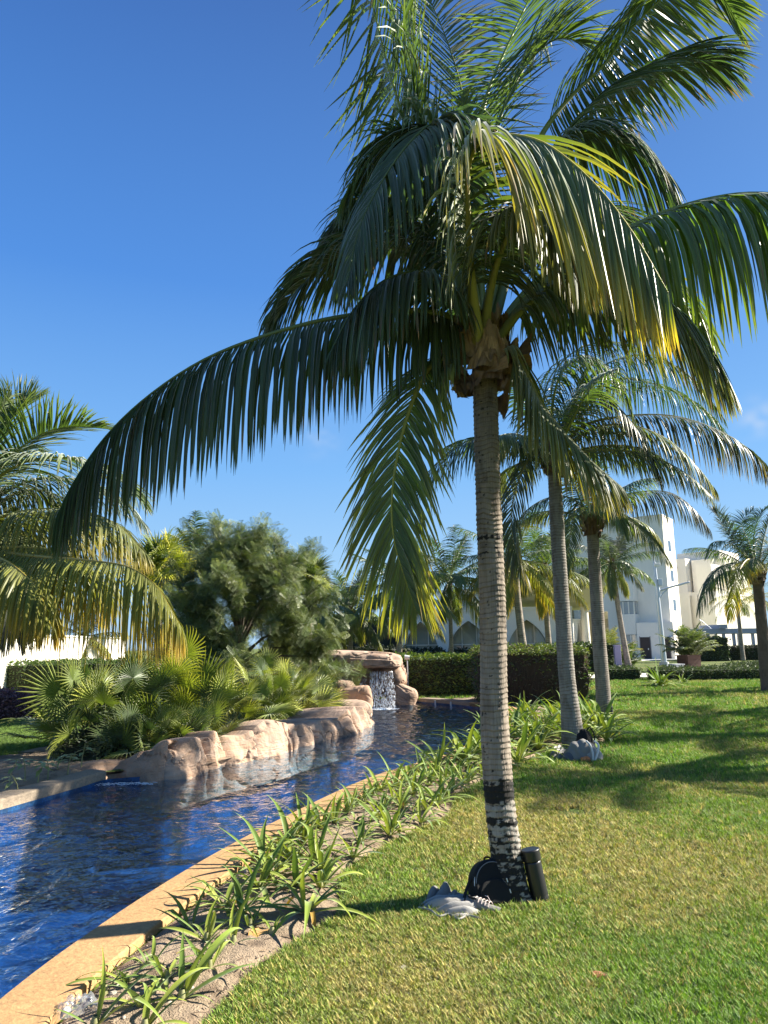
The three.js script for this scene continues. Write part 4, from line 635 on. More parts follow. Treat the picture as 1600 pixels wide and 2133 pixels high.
{
  const GR = [[.10, .18, .018], [.14, .22, .02], [.08, .14, .018], [.22, .28, .025]], BR = [[.15, .21, .02], [.20, .24, .03], [.10, .16, .02]], BROWN = [[.11, .08, .045], [.15, .11, .06], [.08, .11, .03]];
  hedge({ label: 'dark glossy clipped hedge behind the far pool coping right of the waterfall', pos: [2.0, 0, -23.45], turn: -.12, w: 4.0, h: 1.24, d: 1.1, n: 10000, leaf: .098, cols: GR, seed: 401 });
  { const h = hedge({ label: 'tall hedge with bare brown side and bright top behind the second palm', pos: [3.95, 0, -20.4], turn: -.08, w: 2.9, h: 1.46, d: 2.4, n: 7500, leaf: .08, bump: .30, round: .55, cols: [...GR, ...BROWN, ...BROWN], seed: 402, coreCol: [.05, .036, .022], side: .55 });
    const R = rng(403), list = [], q = new THREE.Quaternion(), e = new THREE.Euler(); for (let i = 0; i < 8000; i++) { e.set((R() - .5) * 2.4 - .6, R() * 6.28, (R() - .5) * 1.5); const c = BR[Math.floor(R() * 3)], x = (R() - .5) * 3.0, z = (R() - .5) * 2.5; list.push([V(x, 1.33 + .30 * R() * R() + .16 * (fbm(x * 3, z * 3, 1) - .5), z), q.clone().setFromEuler(e), V(1, 1, 1).multiplyScalar(.05 + .05 * R()), tint(c, .7 + .6 * R())]); } copies('top_growth', LEAFLET, M.foliage, list, h);
    const tw = new MB(); for (let i = 0; i < 240; i++) { const x = (R() - .5) * 2.8, z = 1.12 + .1 * R(), y0 = R() * .7, a = (R() - .5) * .5; tubeInto(tw, [V(x, y0, z), V(x + a * .3, y0 + .3, z + .04 * R()), V(x + a, y0 + .55, z + .05 * R())], [.006, .005, .002], [.07, .05, .035], 4); } mesh('bare_twigs', tw.geo(), M.twigV, h, 'stuff'); }
  hedge({ label: 'clipped green hedge in front of the white wall at the left', pos: [at(40, 1400, 26).x, 0, -26], turn: .1, w: 7.5, h: 1.18, d: 1.6, n: 9000, leaf: .10, cols: [[.09, .16, .022], [.13, .21, .03], [.07, .125, .018]], seed: 404 });
  hedge({ name: 'purple_shrub', label: 'low dark purple leaved bushes on the left lawn', cat: 'shrub', pos: [at(20, 1460, 17.6).x, 0, -17.8], turn: 0, w: 2.6, h: .62, d: 1.5, n: 5200, leaf: .085, cols: [[.24, .08, .09], [.16, .06, .07], [.32, .14, .12]], seed: 405, bump: .22, round: .4, coreCol: [.05, .022, .025] });
  const far = [
    [1392, 1428, 31, 1.9, .5, 1.6, 'low clipped border hedge at its left end before the leaning slim palm', 421, .55, 'low_hedge', 0, 1265, 1338],
    [1500, 1428, 30, 6, .5, 1.6, 'long low border hedge running to the right edge of the lawn', 422, .5, 'low_hedge', 0, 1376, 1620],
  ];
  for (const [, , d, , , dep, label, seed, h, name, , x0, x1] of far) { const a = at(x0, 1420, d), b = at(x1, 1420, d); hedge({ name, label, pos: [(a.x + b.x) / 2, 0, -d - .8], w: b.x - a.x, h, d: dep, n: Math.round((b.x - a.x) * 1300), leaf: .085, cols: [[.07, .11, .022], [.10, .14, .03], [.05, .09, .018]], seed, bump: .12, round: .35 }); }
  { const a = at(1530, 1400, 36), b = at(1640, 1400, 36); hedge({ name: 'low_hedge', label: 'short piece of low hedge behind the long one at the right edge', pos: [(a.x + b.x) / 2, 0, -36.8], w: b.x - a.x, h: .5, d: 1.4, n: 3200, leaf: .09, cols: [[.07, .11, .022], [.10, .14, .03]], seed: 423, bump: .14, round: .35 }); }
  { const a = at(1462, 1350, 62), b = at(1640, 1350, 62); hedge({ label: 'long dark hedge below the walkway at the far right', pos: [(a.x + b.x) / 2, 0, -62], w: b.x - a.x, h: 1.1, d: 1.6, n: 6500, leaf: .15, cols: [[.03, .05, .016], [.05, .07, .02], [.04, .03, .025]], seed: 424, bump: .2 }); }
  { const a = at(1195, 1385, 41), b = at(1335, 1385, 41); hedge({ name: 'low_hedge', label: 'thin low hedge behind the purple post in front of the white building', pos: [(a.x + b.x) / 2, 0, -43], w: b.x - a.x, h: .4, d: 1.4, n: 4200, leaf: .11, cols: [[.08, .12, .025], [.05, .085, .02]], seed: 425, bump: .16, round: .35 }); }
  for (const [px, d, w, h, label, seed, c] of [[1225, 42, 2.6, 1.55, 'dark green bush right of the second palm before the stone wall', 431, 0], [870, 41, 3.0, 1.25, 'dark shrubs in front of the left pointed arch', 433, 2], [985, 41, 2.2, 1.2, 'dark shrubs in front of the middle pointed arch', 434, 2], [770, 36, 3.6, 1.5, 'dark shrubs below the green screen', 435, 2], [1092, 41, 1.6, .9, 'dark shrubs under the pointed arch right of the big trunk', 436, 2], [1480, 60, 2.5, 1.9, 'bush behind the planter under the walkway', 437, 0]])
    hedge({ name: 'shrub', label, cat: 'shrub', pos: [at(px, 1360, d).x, 0, -d], w, h, d: 1.4, n: 2200, leaf: .17, cols: c ? [[.016, .03, .012], [.022, .04, .014]] : [[.05, .09, .02], [.08, .12, .025], [.03, .06, .016]], seed, bump: .4, round: .5 });
  // clump of agave like lilies before the low hedge, and arching palms in pots
  const R = rng(440);
  for (const [px, py, l, n, label] of [[1376, 1432, .95, 40, 'big dark strap leaved clump between the two low hedges'], [1424, 1426, .6, 24, 'smaller strap leaved clump beside the grey boxes'], [1215, 1380, 1.3, 26, 'strap leaved clump behind the tall hedge near the third palm']]) lily(onLevel(px, py), R, { n, len: l, wide: 1.7, label, group: 'strap leaved clumps on the far lawn' });
}
function areca(pos, seed, label, h, n, look) { const R = rng(seed), t = thing('areca_palm', label, 'palm bush', [0, 0, 0]), st = new MB(); for (let i = 0; i < n; i++) { const az = i * 2.4 + R(), el = lerp(1.5, .75, i / n), b = V(pos.x + .3 * (R() - .5), pos.y, pos.z + .3 * (R() - .5)); addFrond(t, R, { pts: archOf(R, b, az, el, h * (.75 + .4 * R()), .9 + R() * .5), len: h * .27, n: 34, droop: .9, look, segs: 3, width: .085, thick: .02, bare: .22, lift: .4 }); } return t; }
areca(at(1268, 1375, 44).setY(0), 451, 'yellow green palm bush before the beige stone wall', 2.4, 16, { base: [.12, .15, .02], tip: [.32, .27, .03], rib: [.3, .26, .06] });
areca(at(1437, 1370, 40.5).setY(.62), 452, 'bright green palm bush growing in the brown planter', 1.9, 36, { base: [.09, .14, .02], tip: [.22, .24, .03], rib: [.25, .26, .06] });
areca(at(1310, 1375, 46).setY(0), 453, 'palm bush under the bay windows', 1.6, 12, FRESH);

// ---------------------------------------------------------------- feathery tree beside the fan palms
{
  const R = rng(501), base = at(498, 1440, 19).setY(0), t = thing('feathery_tree', 'broad dark green tree with fine feathery leaves behind the fan palms', 'tree', [base.x, 0, base.z]), wood = new MB(), sprays = [], q = new THREE.Quaternion(), e = new THREE.Euler();
  tubeInto(wood, [V(0, -.1, 0), V(.05, .6, .02), V(-.05, 1.3, 0), V(0, 2.1, 0)], [.13, .10, .085, .06], [.10, .08, .06], 10);
  const tw = (a, b, c, r) => tubeInto(wood, [a, b, c], [r, r * .7, r * .3], [.10, .085, .065], 5);
  const SP = (() => { const mb = new MB(), c = [1, 1, 1]; for (let i = 0; i < 8; i++) { const z = .12 + i * .115, l = .30 * Math.sin(Math.PI * (.25 + .6 * i / 8)); for (const s of [1, -1]) { for (let k = 0; k < 9; k++) { const x = s * (.03 + l * k / 9), y = -.03 * k / 9 - .10 * z * z, w = .025; for (const g of [1, -1]) mb.I.push(mb.v(x, y, z + .02 * k / 9, c), mb.v(x + s * .012, y, z + g * w * 1.9 + .03, c), mb.v(x + s * w, y - .005, z + g * w * .6 + .02, c)); } } } return mb.geo(); })();
  const limbs = [];
  for (let i = 0; i < 27; i++) { const a = i * 2.4 + R() * .5, f = i / 27, el = lerp(1.35, -.12, Math.pow(f, .8)), l = (1.1 + .75 * R()) * (f < .3 ? 1.22 : 1), s = V(0, lerp(2.0, .75, f), 0), dir = V(Math.cos(el) * Math.cos(a) * 1.0, Math.sin(el), Math.cos(el) * Math.sin(a)), tip = s.clone().addScaledVector(dir, l * 1.2), mid = s.clone().lerp(tip, .5).add(V((R() - .5) * .4, .2, (R() - .5) * .4)); tw(s, mid, tip, .038); limbs.push([s, mid, tip]); }
  const cols = [[.12, .18, .04], [.16, .21, .045], [.21, .25, .05], [.09, .13, .032]];
  for (const [s, m, tip] of limbs) for (let k = 0; k < 9; k++) {
    const b = k < 3 ? m.clone().lerp(tip, R() * .8) : tip.clone().lerp(m, R() * R() * .6), dir = V(R() - .5, .15 + .55 * R() * (k > 5 ? 2.2 : .6), R() - .5).normalize().addScaledVector(tip.clone().sub(s).normalize(), .6).normalize(), l = .5 + .95 * R(), end = b.clone().addScaledVector(dir, l), mid = b.clone().lerp(end, .5).add(V(0, .1, 0)); end.y -= .12; tw(b, mid, end, .014);
    const n = 84; for (let i = 0; i < n; i++) { const u = (i + R()) / n, p = u < .5 ? b.clone().lerp(mid, u * 2) : mid.clone().lerp(end, u * 2 - 1); e.set((R() - .5) * 2.4, i * 2.4 + R(), (R() - .5) * 2.2, 'YXZ'); const c = cols[Math.floor(R() * 4)]; sprays.push([p.add(V((R() - .5) * .22, (R() - .5) * .20, (R() - .5) * .22)), q.clone().setFromEuler(e), V(1, 1, 1).multiplyScalar(.20 + .16 * R()), tint(c, .7 + .7 * R())]); }
  }
  mesh('trunk', wood.geo(), M.twigV, t); copies('crown', SP, M.foliage, sprays, t);
}
{
  const C = [[.06, .10, .02], [.05, .075, .018], [.09, .13, .025]];
  for (const [px, d, w, h, sd, label] of [[235, 11.4, .9, .42, 461, 'low dark bush at the foot of the leftmost fan palm'], [180, 11.0, .7, .34, 462, 'small dark bush behind the sand by the left coping']]) hedge({ name: 'shrub', label, cat: 'shrub', pos: [at(px, 1560, d).x, 0, -d], w, h, d: .6, n: 900, leaf: .085, cols: C, seed: sd, bump: .5, round: .35, coreCol: [.02, .025, .012] });
}
// ---------------------------------------------------------------- seedlings on the left bank
{
  const R = rng(520);
  let sk = 0; const WHERE = ['at the left edge of the picture', 'second from the left edge', 'tallest leafy one left of the bright leaf', 'with the bright leaf near the coping', 'shortest at the left', 'bent one nearest the red rock', 'bare stemmed one before the dark shrub', 'behind the bright leaf'];
  for (const [px, py, n, h] of [[18, 1640, 3, .34], [52, 1628, 5, .30], [78, 1632, 6, .28], [100, 1622, 5, .26], [38, 1650, 3, .2], [140, 1618, 3, .30], [168, 1604, 2, .36], [118, 1604, 4, .22]]) {
    const b = onLevel(px, py, .02), t = thing('seedling', 'spindly seedling in the left sand, ' + WHERE[sk++], 'seedling', [b.x, 0, b.z], 0, 'seedlings in the left sand bed'), lean = (R() - .5) * .2, top = V(lean, h, (R() - .5) * .1);
    mesh('stem', tube([V(0, -.02, 0), V(lean * .2, h * .5, 0), top], [.009, .007, .005], [.30, .30, .12], 5), M.petiole, t);
    for (let i = 0; i < n + 3; i++) { const m = mesh('leaf', LEAFLET, M.seedling, t); m.position.copy(top).multiplyScalar(.7 + .3 * i / (n + 3)); m.rotation.set(-.2 + .6 * R(), i * 2.4, 0, 'YXZ'); m.scale.set(.15, .14, .15 + .06 * R()); }
  }
}

// ---------------------------------------------------------------- sculpted rock edge: a few pieces side by side
const SAND = [[.62, .445, .335], [.70, .525, .405], [.57, .385, .28], [.61, .40, .27]];
function rockColor(x, y, z, s, red = 0) { const a = fbm(x * 1.3 + s, y * 1.3, z * 1.3, 4), b = fbm(x * 5, y * 9 + s, z * 5, 4), c = mixc(mixc(SAND[0], SAND[1], step(.35, .65, a)), SAND[3], clamp(step(.5, .75, b) * .6 + red)); return tint(mixc(c, [.20, .155, .115], .5 * step(.56, .74, fbm(x * 3 + 5, y * 7, z * 3 + s, 5))), .75 + .5 * b); }
function edgeRock(label, pix, seed, { back = .5, lean = .16, red = 0 } = {}) {   // pix: [x, y at the waterline, y of the crest]
  const base = pix.map(([x, y]) => onLevel(x, y, -.12)), top = pix.map(([x, y, t], i) => at(x, t, -base[i].z + .25).y), n = pix.length - 1, mb = new MB(), c = new THREE.CatmullRomCurve3(base, false, 'centripetal'), NU = 64, NV = 44 * n;
  const hAt = (t) => { const f = t * n, k = Math.min(n - 1, Math.floor(f)); return lerp(top[k], top[k + 1], sm(clamp(f - k))); };
  mb.grid(NU, NV, (u, t) => {
    const p = c.getPoint(t), d = c.getTangent(t), ox = d.z, oz = -d.x, sg = (ox * (-1) + oz * (-.6)) > 0 ? 1 : -1, nx = ox * sg, nz = oz * sg;   // away from the water
    const endk = Math.pow(Math.min(1, Math.min(t, 1 - t) / .10), .6), h = lerp(.8, 1, endk) * (hAt(t) + .12) - .12;
    let a, y; if (u < .55) { const e = u / .55; y = lerp(-.5, h, e); a = lean * Math.pow(Math.max(0, (y + .12) / Math.max(.1, h + .12)), 1.5) + .03 * (1 - e); } else if (u < .8) { const e = (u - .55) / .25; y = h - .06 * e * e; a = lean + back * e; } else { const e = (u - .8) / .2; y = lerp(h - .06, -.1, e); a = lean + back + .1 * e; }
    const X = p.x, Z = p.z, rdg = 1 - Math.abs(2 * fbm(X * 1.4 + seed, y * .9, Z * 1.4, 3) - 1), fold = Math.abs(2 * noise(X * 2.6 + seed, y * .7 + 3, Z * 2.6) - 1), lay = Math.abs(2 * noise(y * 5 + X * .8, X * .5 + seed, Z * .5) - 1), fine = fbm(X * 9, y * 9, Z * 9, 4) - .5, crack = Math.max(1 - Math.min(1, Math.abs(fbm(X * 1.3 + seed * 2, y * 2.4, Z * 1.3, 3) - .5) / .018), 1 - Math.min(1, Math.abs(noise(X * 2.2 + 9, y * .8 + seed, Z * 2.2) - .5) / .03));
    const out = (.15 * (rdg - .62) + .15 * (Math.pow(fold, .9) - .55) + .03 * (lay - .5) + .045 * fine) * (u < .02 ? .3 : 1) - .05 * (1 - endk) - .05 * crack;
    const px = p.x + nx * (a - out), pz = p.z + nz * (a - out), py = y + (u > .4 ? .15 * (fold - .5) + .05 * (rdg - .5) + .02 * fine : .02 * fine);
    return [px, py, pz, rockColor(px, py, pz, seed, red), (X + Z) * .7, y + a];
  });
  return tag(mesh('edge_rock', mb.geo(), M.rock), label, 'rock', 'sculpted rocks along the left edge of the pool');
}
edgeRock('leftmost reddish brown edge rock rising from the left coping', [[207, 1634, 1602], [235, 1628, 1576], [285, 1629, 1560], [328, 1631, 1546], [352, 1630, 1553], [380, 1624, 1560]], 11, { red: .55, lean: .2 });
edgeRock('wide pale edge rock second from the left with a folded face', [[345, 1629, 1556], [385, 1622, 1556], [415, 1612, 1540], [440, 1606, 1530], [458, 1602, 1534]], 23);
edgeRock('orange edge rock in the middle with a deep vertical fold', [[446, 1604, 1530], [470, 1598, 1523], [500, 1592, 1525], [520, 1588, 1524], [545, 1582, 1516]], 37, { red: .3 });
edgeRock('grey tan edge rock in the shade of the fan palm', [[535, 1585, 1518], [565, 1578, 1504], [600, 1570, 1499], [635, 1560, 1502], [662, 1552, 1510]], 41);
edgeRock('last edge rock pointing into the pool below the waterfall', [[655, 1554, 1506], [690, 1545, 1494], [717, 1538, 1490], [745, 1528, 1477], [768, 1518, 1474], [781, 1508, 1492]], 53, { back: 1.1 });
function boulder(label, c, size, seed, { turn = 0, sq = 3, amp = .12, red = 0, tilt = 0, name = 'boulder', n = 46, edit, group } = {}) {
  const g = new THREE.BoxGeometry(2, 2, 2, n, n, n), p = g.attributes.position, col = new Float32Array(p.count * 3), uv = g.attributes.uv, v = V();
  for (let i = 0; i < p.count; i++) {
    v.fromBufferAttribute(p, i); const k = Math.pow(Math.abs(v.x) ** sq + Math.abs(v.y) ** sq + Math.abs(v.z) ** sq, 1 / sq); v.divideScalar(k); v.set(v.x * size[0] / 2, v.y * size[1] / 2, v.z * size[2] / 2);
    const r = 1 - Math.abs(2 * fbm(v.x * 1.6 + seed, v.y * 1.6, v.z * 1.6, 3) - 1), lay = Math.abs(2 * noise(v.y * 6 + v.x * .6 + seed, v.x, v.z) - 1), f = fbm(v.x * 8, v.y * 8, v.z * 8, 4) - .5, m = 1 - .05 * Math.max(0, 1 - Math.abs(fbm(v.x * 1.4 + seed, v.y * 2, v.z * 1.4, 3) - .5) / .02) + amp * (r - .6) * 1.5 + amp * .12 * (lay - .5) + amp * .35 * f;
    v.multiplyScalar(m); if (edit) edit(v);
    p.setXYZ(i, v.x, v.y, v.z); col.set(rockColor(v.x + c.x, v.y + c.y, v.z + c.z, seed, red), i * 3); uv.setXY(i, (v.x + v.z) * .7, v.y + v.z * .4);
  }
  g.setAttribute('color', new THREE.BufferAttribute(col, 3)); g.computeVertexNormals();
  const m = tag(mesh(name, g, M.rock), label, 'rock', group); m.position.copy(c); m.rotation.set(0, turn, tilt); return m;
}
const FALL = onLevel(795, 1472, -.12), fz = FALL.z;
{
  const q = (x, y, d) => at(x, y, d);
  const a = q(660, 1345, -fz + .3), b = q(836, 1362, -fz + .2), mid = a.clone().lerp(b, .5);
  boulder('flat topped overhanging rock slab that carries the waterfall', V(mid.x - .03, 1.16, fz - .45), [2.55, .60, 2.5], 61, { name: 'waterfall_slab', sq: 4.5, amp: .07, tilt: -.055, n: 56, edit: (v) => { if (v.y < 0 && v.x > .15) v.y *= .55 - .1 * Math.min(1, v.x); if (v.x > .25 && v.x < .95 && v.z > .55 && v.z < 1.02 && v.y > .05) v.y -= .13; if (v.z > 1.0 && v.y < .1 && v.x > -.2) v.z += .05 * noise(v.x * 24, 3) + .04 * noise(v.x * 60, 5); } });
  boulder('big rock pillar under the left end of the waterfall slab', V(q(700, 1430, -fz).x - .1, .30, fz - .2), [.85, 1.5, 1.6], 62, { amp: .12 });
  boulder('rounded grey brown rock beside the fan palm under the slab', V(q(716, 1440, -fz - 1.1).x, .26, fz + 1.0), [.72, .85, .8], 63, { amp: .09, sq: 2.6 });
  boulder('squared orange rock block in front of the cave', V(q(735, 1465, -fz - 2.6).x, .26, fz + 2.4), [.95, .62, .7], 64, { amp: .07, sq: 5, red: .6, tilt: .14 });
  boulder('low tan rock in front of the orange block', V(q(722, 1490, -fz - 3.4).x, .05, fz + 3.2), [1.2, .5, 1.0], 65, { amp: .12, sq: 3 });
  boulder('sloping brown rock under the right end of the slab by the hedge', V(q(838, 1440, -fz).x, .06, fz - .85), [.8, .75, .9], 66, { amp: .16, sq: 4, tilt: -.45 });
  boulder('leaning rock wedge between slab and right rock', V(q(818, 1400, -fz).x, .70, fz - .9), [.7, .75, .9], 67, { amp: .1, sq: 3, tilt: .5 });
  boulder('dark back wall of the cave behind the falling water', V(q(770, 1430, -fz).x, .25, fz - 1.75), [2.3, 1.7, .8], 68, { amp: .1, sq: 5 });
}
// ---------------------------------------------------------------- falling water
{
  const R = rng(601), t = thing('waterfall', 'white drops and strands of water falling from the rock slab into the pool', 'waterfall', [0, 0, 0]), drops = [], q = new THREE.Quaternion(), e = new THREE.Euler(), lip = (px, e2) => at(px, 1384, -fz + e2), xa = lip(772, -.5).x, xb = lip(818, -.5).x, strands = new MB();
  const y0 = .86, zL = fz + .72, H = y0 + .12;
  for (let i = 0; i < 1100; i++) {
    const u = R(), s = Math.floor(u * 26), f = Math.pow(R(), .75), left = i > 960, x = left ? lip(752, -.5).x + (R() - .5) * .18 + .1 * R() : lerp(xa, xb, (s + .5 + (R() - .5) * (.3 + .8 * f)) / 26), y = (left ? .72 : y0) - (H - (left ? .14 : 0)) * f, out = .16 * Math.sqrt(f) + .05 * (R() - .5) * (1 + f);
    drops.push([V(x + (x - (xa + xb) / 2) * .28 * f + .03 * (R() - .5), y, zL + out), q.clone().setFromEuler(e.set(.1 * (R() - .5), 0, .16 * (R() - .5))), V(1, 1, 1).multiplyScalar(.55 + .9 * R() * R()).multiply(V(1, 1.6 + 2.2 * R(), 1)), [1, 1, 1]]);
  }
  copies('drops', new THREE.SphereGeometry(.0095, 7, 5), M.drop, drops, t);
  for (let i = 0; i < 16; i++) { const x = lerp(xa, xb, (i + R()) / 16), l = .14 + .5 * R() * R(), pts = []; for (let k = 0; k <= 6; k++) { const f = k / 6 * l / H; pts.push(V(x + (x - (xa + xb) / 2) * .28 * f + .006 * Math.sin(k * 2 + i), y0 + .04 - k / 6 * l, zL - .02 + .16 * Math.sqrt(f))); } tubeInto(strands, pts, (k) => .0055 * (1 - .75 * k) + .0015, [1, 1, 1], 5); }
  mesh('strands', strands.geo(), M.drop, t, 'stuff');
  const foam = []; for (let i = 0; i < 900; i++) { const a = R() * 6.28, r = Math.sqrt(R()), x = lerp(xa - .08, xb + .1, .5 + .56 * r * Math.cos(a) * 1.05), z = zL + .2 + .28 * r * Math.sin(a); foam.push([V(x, -.105 + .03 * R() * (1 - r), z), q.clone(), V(1, .6, 1).multiplyScalar((.5 + 1.2 * R()) * (1.2 - .6 * r)), [1, 1, 1]]); }
  tag(copies('foam', new THREE.SphereGeometry(.016, 6, 5), M.drop, foam), 'white foam where the falling water meets the pool', 'foam');
  const f2 = [], b = onLevel(250, 1634, -.12); for (let i = 0; i < 260; i++) { const x = b.x + (R() - .35) * .75, z = b.z + .10 + (R() - .5) * .16; f2.push([V(x, -.10 + .012 * R(), z), q.clone(), V(1.6, .35, 1).multiplyScalar(.4 + 1.1 * R() * R()), [1, 1, 1]]); }
  tag(copies('foam', new THREE.SphereGeometry(.010, 6, 5), M.drop, f2), 'thin white foam at the foot of the leftmost edge rock', 'foam');
  // pale vertical joints of the far pool wall
  for (const [px, py] of [[867, 1462], [905, 1466], [940, 1471]]) { const p = onLevel(px, py, -.05); const m = tag(mesh('wall_joint', rbox(-.022, .022, -.16, .07, -.012, .012, .005), M.pipe), 'thin pale vertical strip on the far blue pool wall, ' + (px < 880 ? 'nearest the waterfall' : px < 920 ? 'middle one of three' : 'nearest the big trunk'), 'pool strip'); m.position.set(p.x, -.05, -20.4 + (py - 1462) * .0); const z = (() => { let best = rightShore[0]; for (const s of rightShore) if (s.z < -18.8 && Math.abs(s.x / -s.z - p.x / -p.z) < Math.abs(best.x / -best.z - p.x / -p.z)) best = s; return best; })(); m.position.set(z.x - .02, -.06, z.z + .02); }
}

// ---------------------------------------------------------------- buildings
// A face of a building: a corner seen at a pixel and a depth, and the way its front runs. along(px) gives the run to a pixel, up(px, py) the height there.
function face(px, depth, phi) {
  const c = at(px, 1345, depth).setY(0), u = V(Math.cos(phi), 0, Math.sin(phi));
  return { c, phi, along(x, back = 0, y = 1345) { const d = ray(x, y), n = V(-Math.sin(phi), 0, Math.cos(phi)), o = c.clone().addScaledVector(n, -back), t = o.dot(n) / d.dot(n); return V(d.x * t, 0, d.z * t).sub(o).dot(u); },
    up(x, y, back = 0) { const d = ray(x, y), n = V(-Math.sin(phi), 0, Math.cos(phi)), o = c.clone().addScaledVector(n, -back), t = o.dot(n) / d.dot(n); return EYE + d.y * t; } };
}
const put = (t, f) => { t.position.copy(f.c); t.rotation.y = -f.phi; return t; };
const part = (name, geos, m, t) => mesh(name, Array.isArray(geos) ? mergeGeometries(geos.map((g) => (g.index ? g : g))) : geos, m, t);
// hall with pointed arches
{
  const f = face(822, 45, .17), t = put(thing('arched_hall', 'white hall with tall pointed arch windows and a jutting upper floor', 'building'), f), X = (x) => f.along(x), W = X(1196), topY = f.up(1000, 1274), apex = f.up(977, 1293);
  const s = new THREE.Shape([[0, 0], [W, 0], [W, topY], [0, topY]].map(([x, y]) => new THREE.Vector2(x, y))), frames = [];
  for (const [a, b] of [[838, 916], [930, 1024], [1054, 1146]]) { const l = X(a), r = X(b), m = (l + r) / 2, h = new THREE.Path(); h.moveTo(l, .02); h.lineTo(r, .02); h.lineTo(r, apex * .22); h.quadraticCurveTo(r - .03, apex * .74, m, apex); h.quadraticCurveTo(l + .03, apex * .74, l, apex * .22); h.lineTo(l, .02); s.holes.push(h); frames.push([l, r, m]); }
  const wall = new THREE.ExtrudeGeometry(s, { depth: .7, bevelEnabled: false, curveSegments: 20 }); wall.translate(0, 0, -.7); mesh('front_wall', wall, M.white, t);
  mesh('side_wall', box(-.02, .3, 0, topY - .01, -9, -.71), M.white, t);
  frames.forEach(([l, r, m], i) => { const w = mesh('arch_window', box(l - .1, r + .1, 0, apex + .2, -.90, -.86), M.hallGlass, t); for (let k = 1; k < 3; k++) mesh('mullion', box(lerp(l, r, k / 3) - .03, lerp(l, r, k / 3) + .03, 0, apex * .95, -.855, -.80), M.cream, w); mesh('transom', box(l, r, apex * .52, apex * .52 + .06, -.853, -.81), M.cream, w); });
  // room behind the glass: back wall and floor
  mesh('inner_wall', box(.3, W - .1, 0, topY, -8.6, -8.4), M.cream, t);
  // terrace with a dark glass band, then the upper floor on its sloping underside
  const y1 = f.up(1100, 1264), y2 = f.up(1100, 1228), y3 = f.up(1100, 1196), x0 = X(1000), x1 = X(1262);
  mesh('terrace_edge', box(X(905), W + .02, topY, topY + .22, -1.4, .06), M.cream, t);
  mesh('terrace_glass', box(X(908), W - .1, topY + .22, y1, -2.3, -2.2), M.glass, t);
  mesh('terrace_rail', box(X(908), W, y1 - .22, y1 - .16, -1.3, -1.24), M.metal, t);
  const pf = new THREE.Shape([[1.5, y2], [1.5, y3], [-6, y3], [-6, y1], [-2.4, y1]].map(([x, y]) => new THREE.Vector2(x, y))), up = new THREE.ExtrudeGeometry(pf, { depth: x1 - x0, bevelEnabled: false }); up.rotateY(-Math.PI / 2); up.translate(x1, 0, 0);
  mesh('upper_floor', up, M.creamSoft, t);
  mesh('roof_edge', box(x0 - .05, x1 + .05, y3, y3 + .12, -6, 1.56), M.white, t);
  mesh('lower_block', box(X(905), x0, topY + .02, y2 + .3, -7, -2.6), M.cream, t);
  // the turned end with a narrow arch, a pale round column and a beige stone wall
  const e = face(1196, 44, -.75), t2 = thing('hall_end', 'curved end of the arched hall with a narrow pointed arch and pale column', 'building'); put(t2, e);
  const w2 = e.along(1222), h2 = f.up(1190, 1288), s2 = new THREE.Shape([[0, 0], [w2, 0], [w2, h2], [0, h2]].map(([x, y]) => new THREE.Vector2(x, y))), hole = new THREE.Path(); const l2 = w2 * .18, r2 = w2 * .78; hole.moveTo(l2, .02); hole.lineTo(r2, .02); hole.quadraticCurveTo(r2, h2 * .55, (l2 + r2) / 2, h2 * .93); hole.quadraticCurveTo(l2, h2 * .55, l2, .02); s2.holes.push(hole);
  const g2 = new THREE.ExtrudeGeometry(s2, { depth: .5, bevelEnabled: false }); g2.translate(0, 0, -.5); mesh('wall', g2, M.white, t2); mesh('arch_glass', box(l2 - .1, r2 + .1, 0, h2, -.62, -.58), M.hallGlass, t2); mesh('balcony_glass', box(0, w2, h2, h2 + .55, -.3, -.26), M.glass, t2); mesh('balcony_edge', box(-.03, w2 + .03, h2 - .12, h2, -.4, .05), M.white, t2);
  const cp = at(1222, 1345, 44.5).setY(0), ch = f.up(1215, 1262), col = new THREE.CylinderGeometry(.22, .30, ch, 20); col.translate(0, ch / 2, 0); const cm = mesh('column', col, M.cream, t2); t2.updateMatrixWorld(true); cm.position.copy(t2.worldToLocal(cp.clone()));
}

{
  const f = face(1216, 47, .2), t = put(thing('stone_wall', 'beige wall of cut stone blocks between the arched hall and the white tower', 'wall'), f), w = f.along(1271), h = f.up(1240, 1274), R = rng(650), mats = [0, 1, 2].map((i) => M['stone' + i]), rows = 7, g = new Map();
  mesh('backing', box(0, w, 0, h - .02, -.6, -.05), M.grout, t);
  for (let j = 0; j < rows; j++) { const bw = .62, n = Math.ceil(w / bw) + 1; for (let i = 0; i < n; i++) { const a = Math.max(0, (i - (j % 2 ? .5 : 0)) * bw) + .008, b = Math.min(w, (i + 1 - (j % 2 ? .5 : 0)) * bw) - .008; if (b - a < .08) continue; const y0 = j * h / rows + .008, y1 = (j + 1) * h / rows - .008, k = (b - a).toFixed(2); if (!g.has(k)) g.set(k, rbox(0, b - a, 0, y1 - y0, -.06, .0, .008)); const m = mesh('stone', g.get(k), mats[Math.floor(R() * 3)], t); m.position.set(a, y0, .012 * R()); } }
}
